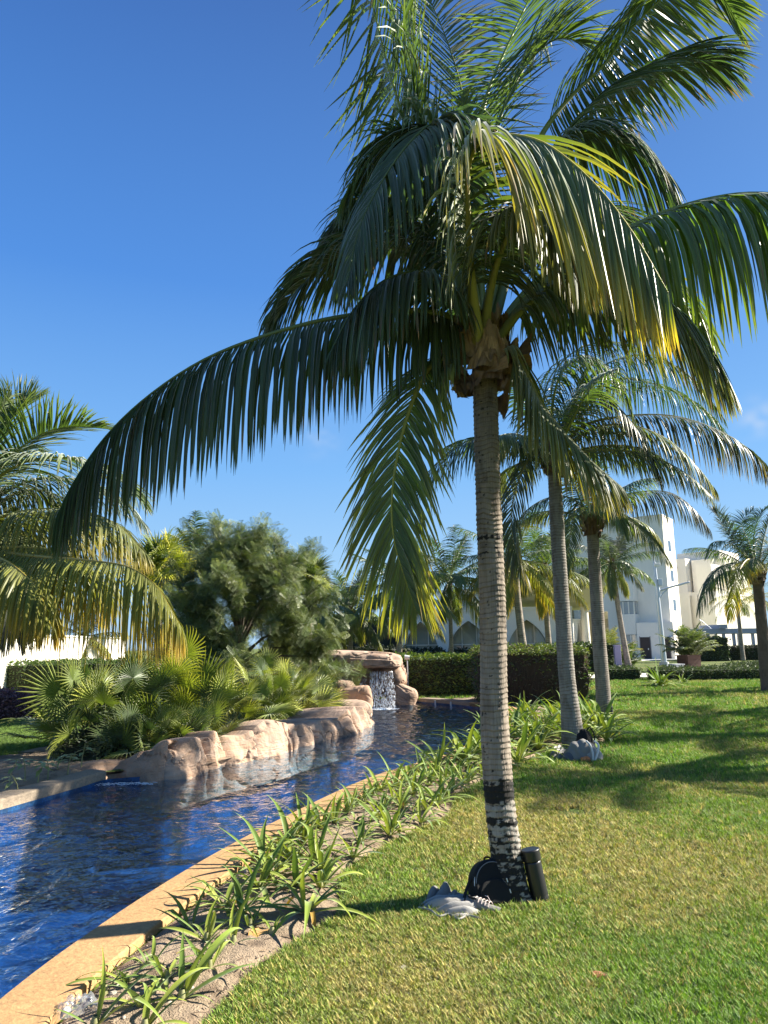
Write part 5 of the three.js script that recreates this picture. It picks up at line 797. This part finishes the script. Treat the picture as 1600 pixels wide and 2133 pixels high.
// white tower block with bay windows
{
  const phi = .62, f = face(1247, 74, phi), t = put(thing('white_tower', 'tall white block with a narrow sunlit side, bay windows and two brown doors', 'building'), f), X = (x, b = 0) => f.along(x, b), Y = (x, y, b = 0) => f.up(x, y, b);
  const xT0 = X(1322), xT1 = X(1402, 0), top = Y(1388, 1072), roof = Y(1300, 1084), sideD = 4.2;
  mesh('main_block', box(X(1172), xT0, 0, roof, -12, -.4), M.white, t);
  mesh('tower', box(xT0 + .002, xT1, 0, top, -sideD, 0), M.white, t);
  mesh('tower_coping', box(xT0 - .04, xT1 + .04, top, top + .12, -sideD - .04, .04), M.white, t);
  mesh('roof_coping', box(X(1172) - .05, xT0 - .05, roof, roof + .12, -12, -.36), M.white, t);
  // small windows of the sunlit side
  for (const y of [1132, 1196, 1259]) { const yy = Y(1398, y, 0), w = mesh('side_window', box(xT1 - .05, xT1 + .012, yy - .55, yy + .55, -sideD * .62, -sideD * .36), M.darkGlass, t); mesh('window_frame', mergeGeometries([box(xT1 + .002, xT1 + .03, yy + .55, yy + .62, -sideD * .64, -sideD * .34), box(xT1 + .002, xT1 + .03, yy - .62, yy - .55, -sideD * .64, -sideD * .34)]), M.cream, w); }
  // recess high on the main block
  { const x0 = X(1284), x1 = X(1318), y0 = Y(1300, 1152), y1 = Y(1300, 1122), w = mesh('recessed_window', box(x0, x1, y0, y1, -.46, -.385), M.greyPanel, t); mesh('window_frame', mergeGeometries([box(x0 - .08, x0, y0, y1, -.43, -.34), box(x1, x1 + .08, y0, y1, -.43, -.34), box(x0 - .08, x1 + .08, y1, y1 + .08, -.43, -.34)]), M.white, w); }
  // bay: white bands with windows round the corner
  const b0 = X(1300), b1 = X(1336), pr = 1.3;
  for (const [ya, yb] of [[1253, 1211], [1322, 1280]]) mesh('bay_band', box(b0, b1, Y(1320, ya), Y(1320, yb), -.39, pr), M.white, t);
  for (const [ya, yb] of [[1280, 1254], [1348, 1323]]) { const y0 = Y(1320, ya), y1 = Y(1320, yb), w = mesh('bay_window', box(b0 + .06, b1 - .06, y0, y1, -.38, pr - .08), M.bayGlass, t); for (let k = 0; k <= 3; k++) { const xx = lerp(b0 + .06, b1 - .06, k / 3); mesh('mullion', box(xx - .05, xx + .05, y0, y1, pr - .10, pr - .03), M.cream, w); } mesh('mullion', box(b1 - .12, b1 - .03, y0, y1, .3, .42), M.cream, w); }
  mesh('bay_foot', box(b0, b1, 0, Y(1320, 1348), -.39, pr), M.white, t);
  // porch with two doors
  const p0 = X(1338), p1 = X(1406, 0), py = Y(1370, 1297);
  mesh('porch', box(p0, p1 + .35, 0, py, .002, 1.5), M.white, t);
  for (const [a, b] of [[1344.5, 1362], [1381, 1397]]) { const g = face(1247, 74 - 1.7, phi), x0 = lerp(p0, p1 + .35, (a - 1339) / 66), x1 = lerp(p0, p1 + .35, (b - 1339) / 66), h = Y(1370, 1327) , d = mesh('door', rbox(x0, x1, .05, h, 1.48, 1.54, .01), M.darkdoor, t); mesh('door_frame', mergeGeometries([box(x0 - .07, x0 - .004, .05, h + .08, 1.5, 1.56), box(x1 + .004, x1 + .07, .05, h + .08, 1.5, 1.56)]), M.greyPanel, d); mesh('handle', box(x1 - .22, x1 - .14, h * .42, h * .5, 1.53, 1.6), M.metal, d); }
  const lampG = new THREE.SphereGeometry(.14, 10, 8); const lm = mesh('wall_lamp', lampG, M.pipe, t); lm.position.set(p1 + .1, Y(1402, 1327), 1.6);
}
// second white building with fins
{
  const f = face(1404, 92, .8), t = put(thing('finned_building', 'cream white building with three tall sunlit fins behind the tower', 'building'), f), X = (x) => f.along(x), Y = (x, y) => f.up(x, y), top = Y(1450, 1166), ft = Y(1450, 1236);
  mesh('lower_wall', box(X(1404), X(1532), 0, ft, -9, 2.3), M.cream, t);
  mesh('upper_wall', box(X(1404), X(1522), ft, top, -9, -.7), M.cream, t);
  mesh('roof_block', box(X(1416), X(1508), top, Y(1460, 1146), -8, -1.6), M.white, t);
  for (const [a, b] of [[1404, 1420], [1426, 1452], [1457, 1502]]) mesh('fin_panel', box(X(a), X(b), ft, Y((a + b) / 2, 1164), -.69, a < 1410 ? 2.2 : a < 1440 ? 1.2 : .1), M.cream, t);
  mesh('shutter', box(X(1413), X(1439), Y(1425, 1301), Y(1425, 1268), 2.25, 2.33), M.greyPanel, t);
  const lp = mesh('wall_lamp', box(X(1429), X(1429) + .3, Y(1430, 1184), Y(1430, 1180), 1.19, 1.4), M.darkdoor, t);
  mesh('end_wall', box(X(1500), X(1532), 0, Y(1515, 1180), 2.302, 5.0), M.white, t);
  for (const x of [1462, 1478]) mesh('pilaster', box(X(x), X(x + 4), 0, ft - .4, 2.3, 2.8), M.white, t);
}
// covered walkway
{
  const f = face(1448, 64, -.06), t = put(thing('covered_walkway', 'flat grey roofed walkway on slim posts at the far right', 'walkway'), f), X = (x) => f.along(x), Y = (x, y) => f.up(x, y), y0 = Y(1520, 1320), y1 = Y(1520, 1309);
  mesh('roof_slab', rbox(X(1448), X(1680), y0, y1, -3.5, 0, .03), M.greyPale, t);
  mesh('roof_beam', box(X(1500), X(1516), y1 + .003, y1 + .35, -3.4, .3), M.greyPale, t);
  for (const x of [1480, 1513, 1534, 1574, 1612]) mesh('post', box(X(x) - .11, X(x) + .11, 0, y0, -.4, -.18), M.greyPale, t);
  for (const x of [1490, 1530, 1580]) mesh('post', box(X(x) - .11, X(x) + .11, 0, y0, -3.2, -3.0), M.greyPale, t);
  mesh('stay_rod', tube([V(X(1461), Y(1461, 1290), .1), V(X(1484), y1, .1)], [.03, .03]), M.metal, t);
}
{
  const f = face(1490, 120, .0), t = put(thing('low_building', 'low distant grey building with a row of windows under the walkway', 'building'), f), W = f.along(1720);
  mesh('wall', box(0, W, 0, 3.6, -8, 0), M.grey, t); for (let i = 0; i < 9; i++) { const x = 1 + i * 2.05, w = mesh('window', box(x, x + 1.2, 1, 2.6, -.05, .02), M.darkGlass, t); mesh('window_frame', box(x - .08, x + 1.28, 2.6, 2.7, .0, .06), M.cream, w); } mesh('roof', box(-.2, W, 3.6, 3.8, -8.2, .3), M.white, t);
}
// white wall at the left, with a red and yellow rail before it
{
  const a = at(-60, 1345, 23).setY(0), b = at(262, 1345, 36).setY(0), d = b.clone().sub(a), L = d.length(), t = thing('garden_wall', 'long white garden wall at the left catching palm shadows', 'wall', [a.x, 0, a.z], -Math.atan2(d.z, d.x));
  mesh('wall', box(0, L, 0, 2.12, -.25, 0), M.white, t); mesh('wall_cap', rbox(-.03, L + .03, 2.122, 2.20, -.30, .05, .02), M.white, t);
  const c = at(100, 1345, 27).setY(0), r = thing('barrier', 'low red rail over a yellow panel in front of the white wall', 'barrier', [c.x, 0, c.z], -.1), y = at(165, 1382, 27).y, w = at(214, 1345, 27).x - c.x;
  mesh('top_rail', rbox(0, w, y, y + .12, -.06, .06, .03), M.red, r); mesh('panel', rbox(.9, w - .05, .35, y - .03, -.03, .03, .01), M.yellow, r); for (const x of [.05, w / 2, w - .05]) mesh('post', rbox(x - .05, x + .05, 0, y - .002, -.045, .045, .01), M.red, r);
  const k = onLevel(-30, 1440), k2 = onLevel(92, 1436); tag(mesh('kerb', rbox(k.x, k2.x, 0, .16, k.z - .12, k.z + .12, .03), M.white), 'low pale kerb between the green hedge and the purple bushes', 'kerb', null, 'structure');
}
// green screen fence
{
  const a = at(655, 1345, 40).setY(0), b = at(828, 1345, 37.5).setY(0), d = b.clone().sub(a), L = d.length(), h = at(740, 1294, 38.7).y, t = thing('screen_fence', 'dark green fabric screen fence behind the waterfall', 'fence', [a.x, 0, a.z], -Math.atan2(d.z, d.x));
  const mb = new MB(); mb.grid(80, 6, (u, v) => [u * L, v * h, .03 * Math.sin(u * L * 3.1) + .02 * noise(u * 20, v * 3), [1, 1, 1], u * L, v * h], true); mesh('screen', mb.geo(), M.screen, t);
  for (let i = 0; i <= 4; i++) { const x = i * L / 4; mesh('post', tube([V(x, 0, -.08), V(x, h + .05, -.08)], [.035, .035]), M.darkdoor, t); } mesh('top_rail', tube([V(0, h + .02, -.08), V(L, h + .02, -.08)], [.025, .025]), M.darkdoor, t);
}
// lamp post with a long arm
{
  const f = onLevel(1384, 1386), d = -f.z, q = (x, y) => at(x, y, d), t = thing('lamp_post', 'grey lamp post with a long side arm in front of the white tower', 'lamp post'), top = q(1363, 1172), b = f.clone();
  mesh('pole', tube([b, b.clone().lerp(top, .5), top], [.20, .16, .11], [1, 1, 1], 14), M.metal, t);
  mesh('base', (() => { const g = new THREE.CylinderGeometry(.3, .34, .25, 16); g.translate(b.x, .12, b.z); return g; })(), M.grey, t);
  const j = q(1370, 1231), k = q(1414, 1218), l = q(1373, 1251), m = q(1390, 1228);
  mesh('arm', tube([j, k], [.09, .05]), M.metal, t); mesh('brace', tube(curve([l, q(1380, 1237), m], 8), () => .045), M.metal, t); const col = new THREE.CylinderGeometry(.17, .17, .7, 14); col.translate(j.x, j.y - .05, j.z); mesh('bracket', col, M.metal, t);
  const lamp = mesh('lamp_head', rbox(-.45, .45, -.06, .06, -.16, .16, .04), M.metal, t); lamp.position.copy(k).add(V(.3, .06, 0)); lamp.rotation.z = .25;
  const p1 = q(1362, 1160), p2 = q(1367, 1176); mesh('camera_box', rbox(p2.x - .2, p2.x + .22, p2.y - .12, p2.y + .1, p2.z - .15, p2.z + .2, .04), M.pipe, t); mesh('finial', tube([top, p1], [.06, .02]), M.metal, t); mesh('junction_box', rbox(j.x + .02, j.x + .32, j.y + .35, j.y + .85, j.z - .12, j.z + .2, .03), M.metal, t);
}
{
  const f = onLevel(1289, 1401), h = at(1286, 1345, -f.z).y, t = thing('purple_post', 'pale purple upright post on the far lawn beside the slim palm', 'post', [f.x, 0, f.z]); mesh('post', rbox(-.17, .17, 0, h, -.12, .12, .02), M.purple, t); mesh('cap', rbox(-.18, .18, h, h + .04, -.13, .13, .015), M.purple, t);
}
{
  const f = onLevel(1437, 1399), t = thing('planter', 'brown wooden square planter holding the bright palm bush', 'planter', [f.x, 0, f.z], .3), h = at(1437, 1366, -f.z).y, w = .42; for (const [x, z, r] of [[0, w, 0], [0, -w, 0], [w, 0, 1], [-w, 0, 1]]) for (let i = 0; i < 4; i++) mesh('plank', r ? rbox(x - .02, x + .02, i * h / 4 + .01, (i + 1) * h / 4, -w + .02, w - .02, .006) : rbox(-w, w, i * h / 4 + .01, (i + 1) * h / 4, z - .02, z + .02, .006), M.brownwood, t); mesh('rim', mergeGeometries([box(-w - .04, w + .04, h, h + .05, w - .05, w + .04), box(-w - .04, w + .04, h, h + .05, -w - .04, -w + .05), box(-w - .04, -w + .05, h, h + .05, -w + .05, w - .05), box(w - .05, w + .04, h, h + .05, -w + .05, w - .05)]), M.brownwood, t); mesh('potting_soil', box(-w + .02, w - .02, .02, h - .08, -w + .02, w - .02), M.darkdoor, t);
  for (const [px, w2, h2, l] of [[1411, .5, .42, 'larger pale grey utility box left of the planter'], [1398, .4, .34, 'smaller grey utility box behind the strap leaved clump']]) { const g = onLevel(px, 1402), u = thing('utility_box', l, 'utility box', [g.x, 0, g.z], .2); mesh('case', rbox(-w2 / 2, w2 / 2, .05, h2, -.3, .3, .03), M.grey, u); mesh('lid', rbox(-w2 / 2 - .03, w2 / 2 + .03, h2 + .002, h2 + .05, -.33, .33, .02), M.grey, u); for (let i = 0; i < 3; i++) mesh('slat', box(-w2 / 2 + .06, w2 / 2 - .06, .12 + i * .07, .15 + i * .07, .3, .315), M.greyPanel, u); }
  const g = onLevel(1583, 1391), b = thing('low_light', 'small dark garden light box in the grass left of the edge palm', 'garden light', [g.x, 0, g.z]); mesh('case', rbox(-.28, .28, .06, .42, -.2, .2, .03), M.darkdoor, b); mesh('foot', box(-.2, .2, 0, .06, -.15, .15), M.grey, b); mesh('grille', box(-.2, .2, .14, .34, .2, .21), M.greyPanel, b);
  const s = at(848, 1368, 22.8), sp = thing('spot_light', 'small white spotlight at the right end of the rock slab', 'spotlight', [s.x, s.y - .02, s.z]); mesh('head', (() => { const c = new THREE.CylinderGeometry(.075, .06, .16, 16); c.rotateZ(1.5); return c; })(), M.pipe, sp); mesh('stake', tube([V(0, -.04, 0), V(.02, -1.2, 0)], [.018, .018]), M.metal, sp);
}

// ---------------------------------------------------------------- things people left by the palms
// crumpled cloth lying on the ground: an outline, a height and folds
function clothHeap(R, outline, hgt, folds, n = 120) {
  const c = outline.reduce((a, p) => [a[0] + p[0] / outline.length, a[1] + p[1] / outline.length], [0, 0]), ring = new THREE.CatmullRomCurve3(outline.map(([x, z]) => V(x, 0, z)), true).getPoints(n), mb = new MB(), s = R() * 20, m = 60;
  mb.grid(n, m, (u, v) => {
    const p = ring[Math.round(u * n) % n], k = v, x = lerp(c[0], p.x, k), z = lerp(c[1], p.z, k), f1 = Math.abs(Math.sin((x * folds[0] + z * folds[1]) + 2.6 * noise(x * 6 + s, z * 6))), f2 = fbm(x * 14 + s, z * 20, 3, 2), f3 = fbm(x * 40, z * 40, s, 2) - .5, e = Math.pow(1 - Math.pow(k, 3.2), .8), y = .006 + hgt * e * (.32 + .46 * f1 + .30 * f2 + .06 * f3) + .012 * (1 - e) * noise(u * 30, s);
    return [x + .012 * (f2 - .5), k >= 1 ? 0 : y, z + .012 * (f1 - .5), [1, 1, 1], x * 2, z * 2];
  }, true);
  return mb.geo();
}
{
  const R = rng(701), o = BIG.base, q = (x, y) => { const p = onLevel(x, y, .02); return [p.x, p.z]; };
  // grey shirt
  const sh = thing('folded_shirt', 'crumpled grey shirt lying on the grass left of the backpack', 'shirt', [0, 0, 0]);
  mesh('shirt_body', clothHeap(R, [[868, 1892], [900, 1900], [935, 1915], [975, 1920], [1000, 1908], [1010, 1890], [985, 1876], [940, 1868], [905, 1872], [880, 1882]].map(([x, y]) => q(x, y)), .085, [10, 46]), M.fleeceLight, sh);
  const up = mesh('shirt_back', clothHeap(R, [[890, 1886], [925, 1884], [960, 1882], [955, 1868], [935, 1861], [905, 1862], [888, 1872]].map(([x, y]) => q(x, y)), .12, [38, 18]), M.fleece, sh); up.userData.label = 'darker grey back of the shirt with pointed folds';
  mesh('hem', (() => { const pts = curve([[872, 1890], [895, 1895], [915, 1908], [935, 1904], [955, 1914], [975, 1907], [998, 1912]].map(([x, y]) => { const p = onLevel(x, y, .045); return p; }), 40); return tube(pts, () => .006, [1, 1, 1], 6); })(), M.fleeceLight, sh);
  // shoe beside it
  const s0 = onLevel(1008, 1897, .02), shoe = thing('grey_shoe', 'grey shoe with pale laces lying between shirt and backpack', 'shoe', [s0.x, .012, s0.z], 2.75); shoe.scale.setScalar(.8);
  const body = new MB(); body.grid(24, 26, (u, t) => { const a = u * Math.PI, w = .042 * (.80 + .30 * Math.sin(Math.PI * Math.min(1, t * 1.05)) - .1 * t), h = lerp(.038, .095, step(.25, .85, t)) * Math.pow(Math.sin(Math.PI * clamp(.06 + t * .9)), .35), x = (t - .5) * .265; return [x, Math.sin(a) * h + .02, Math.cos(a) * w, [1, 1, 1], u * 1, t * 2]; }); mesh('upper', body.geo(), M.fleece, shoe);
  const so = new THREE.Shape(); for (let i = 0; i <= 40; i++) { const a = i / 40 * 2 * Math.PI, x = Math.cos(a) * .140, z = Math.sin(a) * (.046 + .008 * Math.cos(a)); i ? so.lineTo(x, z) : so.moveTo(x, z); } const sole = new THREE.ExtrudeGeometry(so, { depth: .018, bevelEnabled: true, bevelSize: .003, bevelThickness: .003, bevelSegments: 2 }); sole.rotateX(-Math.PI / 2); mesh('sole', sole, M.greyPanel, shoe);
  for (let i = 0; i < 5; i++) { const x = -.055 + i * .026; mesh('lace', tube(curve([V(x - .008, .05 + .008 * i, .034), V(x, .076 + .006 * i, .012), V(x + .008, .076 + .006 * i, -.012), V(x + .012, .05 + .008 * i, -.034)], 10), () => .0035, [1, 1, 1], 6), M.lace, shoe); }
  mesh('lace', tube(curve([V(-.05, .075, .01), V(-.02, .10, .04), V(.03, .09, .06), V(.05, .05, .065)], 14), () => .003, [1, 1, 1], 6), M.lace, shoe);
  mesh('collar', tube(curve([V(.05, .095, .03), V(.10, .10, .02), V(.115, .10, 0), V(.10, .10, -.02), V(.05, .095, -.03)], 20), () => .008, [1, 1, 1], 8), M.black, shoe);
  // black backpack leaning on the trunk: arched body, piping, pocket, straps
  const b0 = onLevel(1026, 1891, .0), pack = thing('backpack', 'black backpack with pale piping leaning against the foot of the foreground palm', 'backpack', [b0.x, .0, b0.z], .28); pack.scale.setScalar(.84);
  const D = new THREE.Shape(); D.moveTo(-.125, 0); D.lineTo(.125, 0); D.quadraticCurveTo(.142, .02, .140, .10); D.bezierCurveTo(.138, .22, .09, .275, .0, .278); D.bezierCurveTo(-.09, .275, -.138, .22, -.140, .10); D.quadraticCurveTo(-.142, .02, -.125, 0);
  const gb = new THREE.ExtrudeGeometry(D, { depth: .09, bevelEnabled: true, bevelSize: .022, bevelThickness: .030, bevelSegments: 5, curveSegments: 24 }); gb.translate(0, .022, -.045); const gp = gb.attributes.position; for (let i = 0; i < gp.count; i++) { const x = gp.getX(i), y = gp.getY(i), z = gp.getZ(i); gp.setZ(i, z * (1.15 - .9 * Math.max(0, y - .08)) + .014 * (fbm(x * 14, y * 14, z * 5, 3) - .5)); gp.setX(i, x + .010 * (fbm(x * 9, y * 11, 4, 3) - .5)); } gb.computeVertexNormals();
  const tilt = new THREE.Group(); pack.add(tilt); tilt.name = 'bag'; const put2 = (n, g, m) => { const x = mesh(n, g, m, pack); x.rotation.set(-.34, 0, -.10); return x; }; pack.remove(tilt);
  put2('bag_body', gb, M.black);
  const arc = (s, y, z) => { const pts = []; for (let i = 0; i <= 30; i++) { const a = -.15 + i / 30 * (Math.PI + .3), x = Math.cos(a) * .150 * s, h = .135 + Math.sin(a) * .158 * s + y; pts.push(V(x, Math.max(.03, h), z - .25 * Math.max(0, h - .1) * z)); } return pts; };
  put2('piping', tube(arc(1.02, .01, .066), () => .0042, [1, 1, 1], 7), M.pipe); put2('zip', tube(arc(.95, .015, .076), () => .0035, [1, 1, 1], 6), M.greyPanel);
  const pk = new THREE.Shape(); pk.moveTo(-.10, 0); pk.lineTo(.10, 0); pk.quadraticCurveTo(.115, .02, .11, .07); pk.quadraticCurveTo(.09, .135, 0, .14); pk.quadraticCurveTo(-.09, .135, -.11, .07); pk.quadraticCurveTo(-.115, .02, -.10, 0); const gk = new THREE.ExtrudeGeometry(pk, { depth: .02, bevelEnabled: true, bevelSize: .012, bevelThickness: .014, bevelSegments: 4 }); gk.translate(0, .035, .062); put2('front_pocket', gk, M.black);
  put2('grab_loop', tube(curve([V(-.03, .295, -.03), V(-.02, .335, -.03), V(.02, .335, -.03), V(.03, .295, -.03)], 14), () => .007, [1, 1, 1], 8), M.black);
  const strap = (pts, w) => { const c = curve(pts, 26), mb = new MB(); c.forEach((p, i) => { const t = c[Math.min(26, i + 1)].clone().sub(c[Math.max(0, i - 1)]).normalize(), s = V(0, 0, 1).addScaledVector(t, -t.z).normalize().multiplyScalar(w), n = t.clone().cross(s).normalize().multiplyScalar(.004); for (const [a, b] of [[-1, 1], [1, 1], [1, -1], [-1, -1], [-1, 1]]) mb.v(p.x + s.x * a + n.x * b, p.y + s.y * a + n.y * b, p.z + s.z * a + n.z * b, [1, 1, 1], i * .1, a); }); for (let j = 0; j < 26; j++) for (let i = 0; i < 4; i++) { const a = j * 5 + i; mb.I.push(a, a + 1, a + 5, a + 1, a + 6, a + 5); } return mb.geo(); };
  mesh('strap', strap([V(-.12, .22, -.06), V(-.17, .16, -.04), V(-.22, .09, .0), V(-.245, .04, .02), V(-.20, .012, .04), V(-.13, .02, .05)], .016), M.black, pack);
  mesh('strap', strap([V(.145, .20, .0), V(.17, .22, .03), V(.185, .17, .05), V(.165, .10, .06), V(.15, .05, .05)], .010), M.black, pack);
  mesh('buckle', rbox(-.262, -.228, .02, .05, .0, .035, .006), M.blackGloss, pack); for (const [x, y] of [[.152, .16], [.150, .08]]) { const z = mesh('zip_pull', rbox(x - .004, x + .004, y - .015, y + .015, .06, .066, .002), M.pipe, pack); z.rotation.z = .3; }
  // black bottle
  const t0 = onLevel(1128, 1884, .0), bot = thing('black_bottle', 'big black insulated bottle with a wide lid leaning on the right of the foreground palm', 'bottle', [t0.x, .004, t0.z], 0); bot.rotation.z = .17; bot.scale.setScalar(.94); bot.rotation.x = -.05;
  const lathe = (pts) => new THREE.LatheGeometry(pts.map(([r, y]) => new THREE.Vector2(r, y)), 40);
  mesh('bottle_body', lathe([[0, 0], [.050, 0], [.056, .004], [.058, .014], [.058, .05], [.0565, .052], [.0565, .057], [.058, .060], [.058, .255], [.054, .265], [.050, .268]]), M.blackGloss, bot);
  mesh('lid', lathe([[.050, .268], [.060, .270], [.063, .276], [.064, .322], [.066, .334], [.064, .340], [.056, .343], [0, .343]]), M.blackGloss, bot);
  mesh('handle', tube(curve([V(-.058, .31, .02), V(-.082, .28, .01), V(-.085, .235, 0), V(-.072, .20, 0), V(-.057, .195, 0)], 18), () => .008, [1, 1, 1], 8), M.black, bot);
  mesh('cord', tube(curve([V(-.075, .2, .01), V(-.07, .12, .03), V(-.055, .05, .035), V(-.03, .01, .06)], 16), () => .0035, [1, 1, 1], 6), M.black, bot);
  // dry leaves in the grass
  const dry = (px, py, s, label, col) => { const p = onLevel(px, py, .02), mb = new MB(); mb.grid(8, 10, (u, v) => { const w = .4 * Math.sin(Math.PI * Math.min(1, .04 + v * .96)), x = (u - .5) * 2 * w; return [x * s, (.35 * x * x + .25 * Math.sin(v * 4 + x * 3) * .3 + .08 * noise(u * 5, v * 5, px)) * s, (v - .5) * s * 1.5, tint(col, .7 + .6 * noise(u * 4, v * 6))]; }); const m = tag(mesh('dry_leaf', mb.geo(), M.dryleaf), label, 'dry leaf'); m.position.set(p.x, .03, p.z); m.rotation.y = px; };
  dry(1249, 2037, .075, 'curled reddish brown dry leaf on the green lawn at the lower right', [.34, .12, .045]); dry(1316, 1932, .03, 'tiny pale dry leaf on the lawn above the brown one', [.42, .36, .25]); dry(842, 2021, .04, 'small grey dry leaf on the lawn near the bottom', [.30, .26, .2]); dry(330, 1960, .04, 'small brown dry leaf on the sandy soil by the coping', [.3, .17, .07]);
  dry(540, 1952, .14, 'long orange dry leaf lying over the coping edge beside the lily', [.50, .28, .08]);
  // clear plastic wrap
  const w0 = onLevel(158, 2100, .04), mb = new MB(), s = 3.7; mb.grid(30, 22, (u, v) => { const x = (u - .5) * .17, z = (v - .5) * .12, e = Math.pow(Math.max(0, 1 - Math.max(Math.abs(u - .5), Math.abs(v - .5)) * 2), .4); return [x + .012 * noise(u * 7, v * 7, s), e * (.035 + .045 * Math.abs(2 * noise(u * 6, v * 6, s) - 1) + .02 * Math.abs(2 * noise(u * 14, v * 14, s) - 1)), z + .012 * noise(u * 7, v * 7, 9)]; }); const film = tag(mesh('plastic_wrap', mb.geo(), M.film), 'crumpled clear plastic wrap on the coping edge at the lower left', 'plastic wrap'); film.position.set(w0.x, .035, w0.z); film.rotation.y = .5;
  // pebbles and crumbs on the soil
  const pg = [0, 1, 2].map((k) => { const g = new THREE.IcosahedronGeometry(1, 1), p = g.attributes.position; for (let i = 0; i < p.count; i++) { const v = V().fromBufferAttribute(p, i), r = .75 + .5 * noise(v.x * 2 + k * 9, v.y * 2, v.z * 2); p.setXYZ(i, v.x * r, v.y * r * .7, v.z * r); } g.computeVertexNormals(); return g; }), pebbles = [[], [], []], qq = new THREE.Quaternion();
  for (let i = 0; i < 3600; i++) { const z = -lerp(2.6, 10, Math.pow(R(), 1.3)), x = lerp(xAt(copingOuter, z) + .02, xAt(bedEdge, z) - .02, R()), big = R() < .022, s = big ? .009 + .012 * R() : .002 + .004 * R(), k = .6 + .6 * R(); pebbles[i % 3].push([V(x, .028 + s * .2, z), qq.clone().setFromAxisAngle(UP, R() * 6), V(s, s, s), big ? [.55 * k, .48 * k, .40 * k] : [.40 * k, .31 * k, .23 * k]]); }
  pebbles.forEach((l, i) => tag(copies('pebbles', pg[i], M.pebble, l), ['fine pebbles and crumbs strewn over the sandy lily bed', 'angular pebbles and crumbs strewn over the sandy lily bed', 'round pebbles and crumbs strewn over the sandy lily bed'][i], 'pebbles'));
  // dry plant litter on the soil
  const lg = (() => { const m = new MB(); m.grid(2, 5, (u, v) => [(u - .5) * .12 * Math.sin(Math.PI * (.1 + .8 * v)), .06 * Math.sin(v * 3) + .03 * u, v - .5]); return m.geo(); })(), lit = []; for (let i = 0; i < 700; i++) { const z = -lerp(2.8, 11, R()), x = lerp(xAt(copingOuter, z) + .04, xAt(bedEdge, z) + .02, R()), k = .5 + R(); lit.push([V(x, .035, z), qq.clone().setFromEuler(new THREE.Euler((R() - .5) * .6, R() * 6, (R() - .5))), V(1, 1, 1).multiplyScalar(.03 + .06 * R()), R() < .25 ? [.3 * k, .19 * k, .07 * k] : [.15 * k, .10 * k, .065 * k]]); } tag(copies('dry_litter', lg, M.pebble, lit), 'dry bits of leaf and stem lying on the lily bed', 'litter');
}
// heap at the second palm
{
  const R = rng(731), b = onLevel(1214, 1586, 0), g = thing('grey_jacket', 'grey jacket and pale straps heaped over a bag at the second palm', 'jacket', [b.x, 0, b.z], -.1);
  const mound = (w, h, d, seed, sq = 2.4) => { const s = new THREE.SphereGeometry(1, 48, 32), p = s.attributes.position; for (let i = 0; i < p.count; i++) { const v = V().fromBufferAttribute(p, i), k = 1 + .22 * (fbm(v.x * 2 + seed, v.y * 2, v.z * 2, 3) - .5) + .10 * Math.abs(Math.sin(v.x * 5 + v.y * 4 + 3 * noise(v.x * 2, v.y * 2, seed))); p.setXYZ(i, v.x * w * k, Math.max(-.02, v.y * h * k), v.z * d * k); } s.computeVertexNormals(); return s; };
  mesh('jacket_body', mound(.25, .27, .2, 3), M.fleece, g); const p2 = mesh('sleeve', mound(.13, .16, .1, 7), M.fleeceLight, g); p2.position.set(.12, .04, .12); const p3 = mesh('sleeve', mound(.12, .11, .1, 9), M.fleeceDark, g); p3.position.set(-.18, .02, .1);
  for (const [x, r] of [[.05, .3], [.16, -.2]]) { const s = mesh('pale_strap', tube(curve([V(x, .28, .1), V(x + .03, .24, .2), V(x + .02 + r * .1, .14, .25), V(x - .02 + r * .2, .02, .27)], 14), () => .014, [1, 1, 1], 8), M.pipe, g); }
  const or = mesh('orange_lining', clothHeap(R, [[-.05, -.03], [.05, -.04], [.07, .02], [0, .05], [-.06, .03]], .06, [30, 10], 30), M.orange, g); or.position.set(.0, .05, .22); or.rotation.x = .8;
  const bb = onLevel(1222, 1580, 0), bg = thing('black_bag', 'black bag on top of the grey heap against the second palm', 'bag', [bb.x + .03, 0, bb.z - .16]); mesh('bag_body', (() => { const s = mound(.14, .36, .12, 12); return s; })(), M.black, bg); mesh('strap', tube(curve([V(.02, .34, .02), V(.08, .40, 0), V(.13, .33, .03), V(.12, .2, .08)], 14), () => .010, [1, 1, 1], 7), M.black, bg);
  const c = thing('grey_cloth', 'small crumpled grey cloth left of the heap at the second palm', 'cloth'); mesh('cloth_body', clothHeap(R, [[1144, 1582], [1160, 1588], [1180, 1588], [1192, 1582], [1180, 1570], [1160, 1569]].map(([x, y]) => { const p = onLevel(x, y); return [p.x, p.z]; }), .13, [24, 18]), M.fleece, c); mesh('fold', clothHeap(R, [[1150, 1580], [1165, 1584], [1178, 1582], [1170, 1574], [1156, 1574]].map(([x, y]) => { const p = onLevel(x, y); return [p.x, p.z]; }), .17, [40, 30], 40), M.fleeceLight, c);
  const t = onLevel(1274, 1503), bo = thing('black_bottle', 'small black bottle standing at the right foot of the third palm', 'bottle', [t.x, 0, t.z]); bo.rotation.z = .06; const L = (pts) => new THREE.LatheGeometry(pts.map(([r, y]) => new THREE.Vector2(r, y)), 24); mesh('bottle_body', L([[0, 0], [.05, 0], [.056, .01], [.056, .24], [.05, .25]]), M.blackGloss, bo); mesh('lid', L([[.05, .25], [.058, .255], [.058, .31], [.05, .318], [0, .318]]), M.blackGloss, bo);
}
renderer.render(scene, camera);
